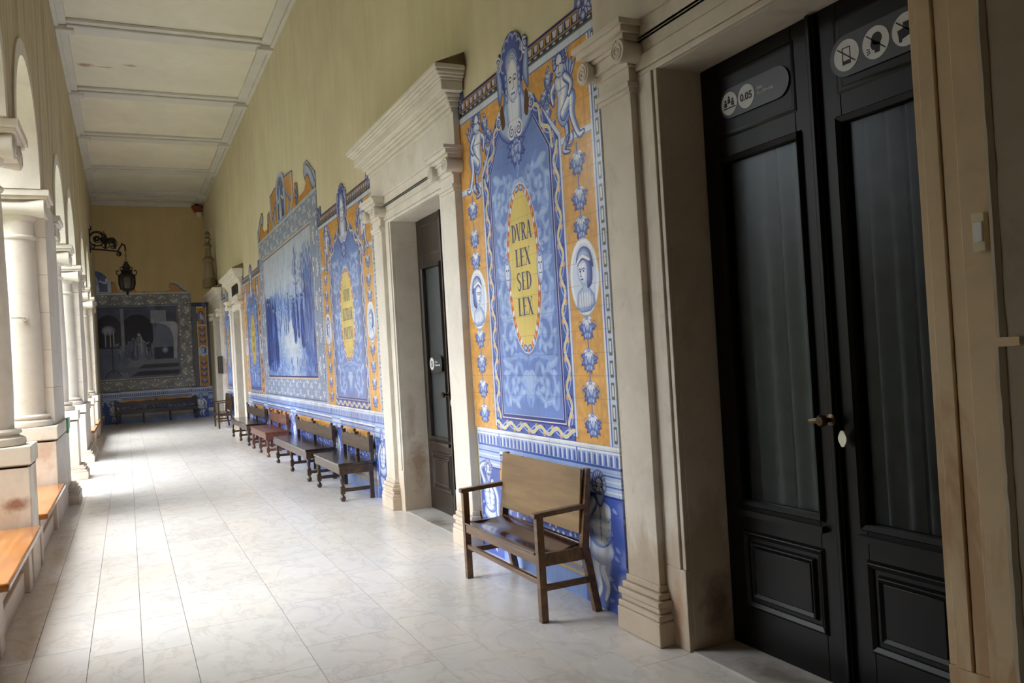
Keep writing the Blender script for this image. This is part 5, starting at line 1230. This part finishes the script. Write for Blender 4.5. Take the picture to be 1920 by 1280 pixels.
# ---------------------------------------------------------------- settees with arms
def settee(label, yc, L, mats, top, arm):
    fr, seat, back = mats; t = thing('wooden_settee', label, 'bench', (XW-.02, yc, 0)); h = L/2; xf = -.44
    for sg in (-1, 1):
        y = sg*(h-.022)
        g = G(); g.box(xf, xf+.045, y-.022, y+.022, 0, arm-.002); g.build('front_leg', fr, t, .003)
        g = G(); g.hexa([(-.075, y-.022, 0), (-.03, y-.022, 0), (-.03, y+.022, 0), (-.075, y+.022, 0)], [(-.145, y-.022, .40), (-.095, y-.022, .40), (-.095, y+.022, .40), (-.145, y+.022, .40)])
        g.hexa([(-.145, y-.022, .40), (-.095, y-.022, .40), (-.095, y+.022, .40), (-.145, y+.022, .40)], [(-.085, y-.022, top), (-.055, y-.022, top), (-.055, y+.022, top), (-.085, y+.022, top)]); g.build('rear_leg', fr, t, .002)
        g = G(); g.hexa([(xf-.015, y-.026, arm-.03), (-.09, y-.026, arm-.012), (-.09, y+.026, arm-.012), (xf-.015, y+.026, arm-.03)], [(xf-.015, y-.026, arm), (-.09, y-.026, arm+.018), (-.09, y+.026, arm+.018), (xf-.015, y+.026, arm)]); g.build('armrest', fr, t, .005)
        g = G(); g.box(xf+.045, -.12, y-.016, y+.016, .325, .40); g.build('side_rail', fr, t, .002)
        g = G(); g.box(xf+.045, -.085, y-.014, y+.014, .18, .215); g.build('side_stretcher', fr, t, .002)
    g = G(); g.box(xf+.005, xf+.035, -h+.044, h-.044, .33, .40); g.box(-.14, -.11, -h+.044, h-.044, .33, .395); g.build('front_rail', fr, t, .003)
    g = G(); g.box(xf+.008, xf+.034, -h+.044, h-.044, .215, .245); g.build('front_stretcher', fr, t, .003)
    g = G(); n = 14; pr = []
    for i in range(n+1):
        u = i/n; x = xf-.006+(.335)*u; z = .405-.022*math.sin(math.pi*min(1, u*1.15))**2+.012*u
        pr.append((x, z))
    vs = [(x, z) for x, z in pr]+[(x, z-.014) for x, z in pr[::-1]]
    g.prism(vs, 'y', -h+.046, h-.046); g.build('seat', seat, t, .002)
    g = G(); g.box(xf+.3, xf+.33, -h+.046, h-.046, .402, .425); g.build('seat_batten', seat, t, .006)
    g = G(); g.hexa([(-.118, -h+.03, .475), (-.104, -h+.03, .475), (-.104, h-.03, .475), (-.118, h-.03, .475)], [(-.082, -h+.03, top), (-.068, -h+.03, top), (-.068, h-.03, top), (-.082, h-.03, top)])
    g.moved(-.028, 0, 0).build('back_board', back, t, .004)
    return t
settee('brown wooden settee with arms and pale plywood back before the DVRA LEX panel', 4.905, 1.2, (M['wood_mid'], M['wood_sit'], M['wood_board']), .865, .64)
settee('very dark wooden armchair before the most distant oval panel', 23.5, 1.12, (M['wood_dark'], M['wood_seat'], M['wood_dark']), .9, .69)

# ---------------------------------------------------------------- lantern on its iron bracket
LY = 25.4
t = thing('bracket_lantern', 'black wrought-iron lantern hanging from an ornate bracket on the left wall', 'lantern', (XL, LY, 4.0))
g = G(); g.box(0, .03, -.05, .05, 1.0, 1.66); g.build('wall_plate', M['iron'], t, .004)
g = G(); g.tube([(0, 0, 1.1), (.4, 0, 1.07), (.72, 0, 1.03)], .022)
def scroll(cx, cz, r0, r1, a0, tn, w): g.tube([(a, 0, b) for a, b in spiral(cx, cz, r0, r1, a0, tn, 28)], w)
scroll(.2, 1.39, .2, .2, 0, 1, .018); scroll(.2, 1.39, .2, .03, 200, -1.6, .016); scroll(.42, 1.22, .12, .02, 160, 1.4, .014); scroll(.1, 1.17, .07, .015, 20, 1.4, .014); scroll(.72, .96, .07, .015, 90, -1.4, .02); scroll(.58, 1.15, .06, .012, 60, 1.4, .012)
for k_ in range(6): g.ball((.2+.055*math.cos(k_), .0, 1.39+.055*math.sin(k_*1.05)), .035, 8)
g.tube([(.04, 0, 1.62), (.06, 0, 1.7), (.03, 0, 1.76)], [.02, .015, .006])
g.build('scroll_arm', M['iron'], t)
g = G(); prof = [(.30, 1.33), (.36, 1.36), (.46, 1.4), (.54, 1.42), (.62, 1.41), (.66, 1.36), (.67, 1.26), (.66, 1.12), (.61, 1.11), (.6, 1.24), (.5, 1.26), (.44, 1.24), (.42, 1.12), (.36, 1.11), (.38, 1.24), (.32, 1.27)]
g.prism(smooth(prof, 3, True), 'y', -.035, .035); g.ball((.5, 0, 1.33), .1, 12, (1.35, .6, .8)); g.ball((.34, 0, 1.37), .075, 12, (1, .7, 1))
for a, b in ((.36, .5), (.44, .52)): g.tube([(a, 0, 1.4), (a-.03, 0, 1.5), (a-.08, 0, 1.58), (a-.05, 0, 1.62)], [.02, .016, .01, .004])
g.tube([(.66, 0, 1.36), (.7, 0, 1.28), (.68, 0, 1.18)], .01); g.build('beast_figure', M['iron'], t)
g = G(); g.tube(smooth([(.7, 0, 1.04)[:1]+(1.04,), (.76, 1.16), (.82, 1.24), (.88, 1.22), (.9, 1.12)], 4) and [(a, 0, b) for a, b in smooth([(.7, 1.03), (.76, 1.14), (.82, 1.22), (.88, 1.2), (.895, 1.08)], 4)], .02); g.ball((.82, 0, 1.24), .03)
for i in range(5): g.tube([(.895+.022*math.cos(a), .022*math.sin(a) if i % 2 else 0, 1.06-.07*i+.034*math.sin(a)) if not i % 2 else (.895, .02*math.cos(a), 1.06-.07*i+.04*math.sin(a)) for a in np.linspace(0, 2*math.pi, 13)], .007, 6)
g.build('hook_and_chain', M['iron'], t)
LX = .895
g = G(); g.lathe([(.03, .74), (.06, .73), (.05, .70), (.11, .6), (.14, .59), (.14, .57), (.09, .56), (.09, .47), (.12, .45), (.21, .36), (.225, .34), (.2, .33)], (LX, 0, 0), n=6); g.build('crown', M['iron'], t, ang=20)
g = G(); bp = [(.2, .33), (.205, .1), (.19, .02)]
for k_ in range(6):
    a = math.pi/3*k_; c_, s_ = math.cos(a), math.sin(a)
    g.tube([(LX+.2*c_, .2*s_, .34), (LX+.208*c_, .208*s_, .12), (LX+.16*c_, .16*s_, -.05)], .018, 6)
    g.tube([(LX+r*c_, r*s_, z) for r, z in smooth([(.2, .34), (.25, .4), (.26, .46), (.22, .5), (.2, .46)], 4)], .014, 6)
    g.tube([(LX+r*c_, r*s_, z) for r, z in smooth([(.1, .44), (.15, .5), (.16, .56), (.13, .58)], 4)], .01, 6)
    b2 = math.pi/3*(k_+1)
    for z, r in ((.33, .2), (.29, .2), (-.03, .17)): g.tube([(LX+r*c_, r*s_, z), (LX+r*math.cos(b2), r*math.sin(b2), z)], .012, 6)
g.lathe([(.17, -.03), (.14, -.06), (.07, -.1), (.03, -.12), (.045, -.15), (.03, -.18), (.001, -.22)], (LX, 0, 0), n=12); g.build('cage', M['iron'], t)
g = G(); g.lathe([(.165, -.03), (.19, .12), (.185, .32)], (LX, 0, 0), n=6); g.build('lantern_pane', M['lglass'], t, ang=20)

s = thing('corner_fixture', 'reddish-brown fixture with a pale lower part, high in the far right corner', 'fixture', (2.42, 29.14, 6.98))
g = G(); g.hexa([(-.12, -.1, -.14), (.12, -.1, -.14), (.12, .12, -.14), (-.12, .12, -.14)], [(-.22, -.16, .08), (.15, -.16, .06), (.15, .14, .06), (-.22, .14, .06)]); g.ball((-.05, 0, .06), .1, 8); g.build('bracket', M['terra'], s, .02)
g = G(); g.lathe([(.06, -.3), (.1, -.28), (.11, -.14)], (0.02, 0, 0), n=12); g.build('shade', M['cream'], s)
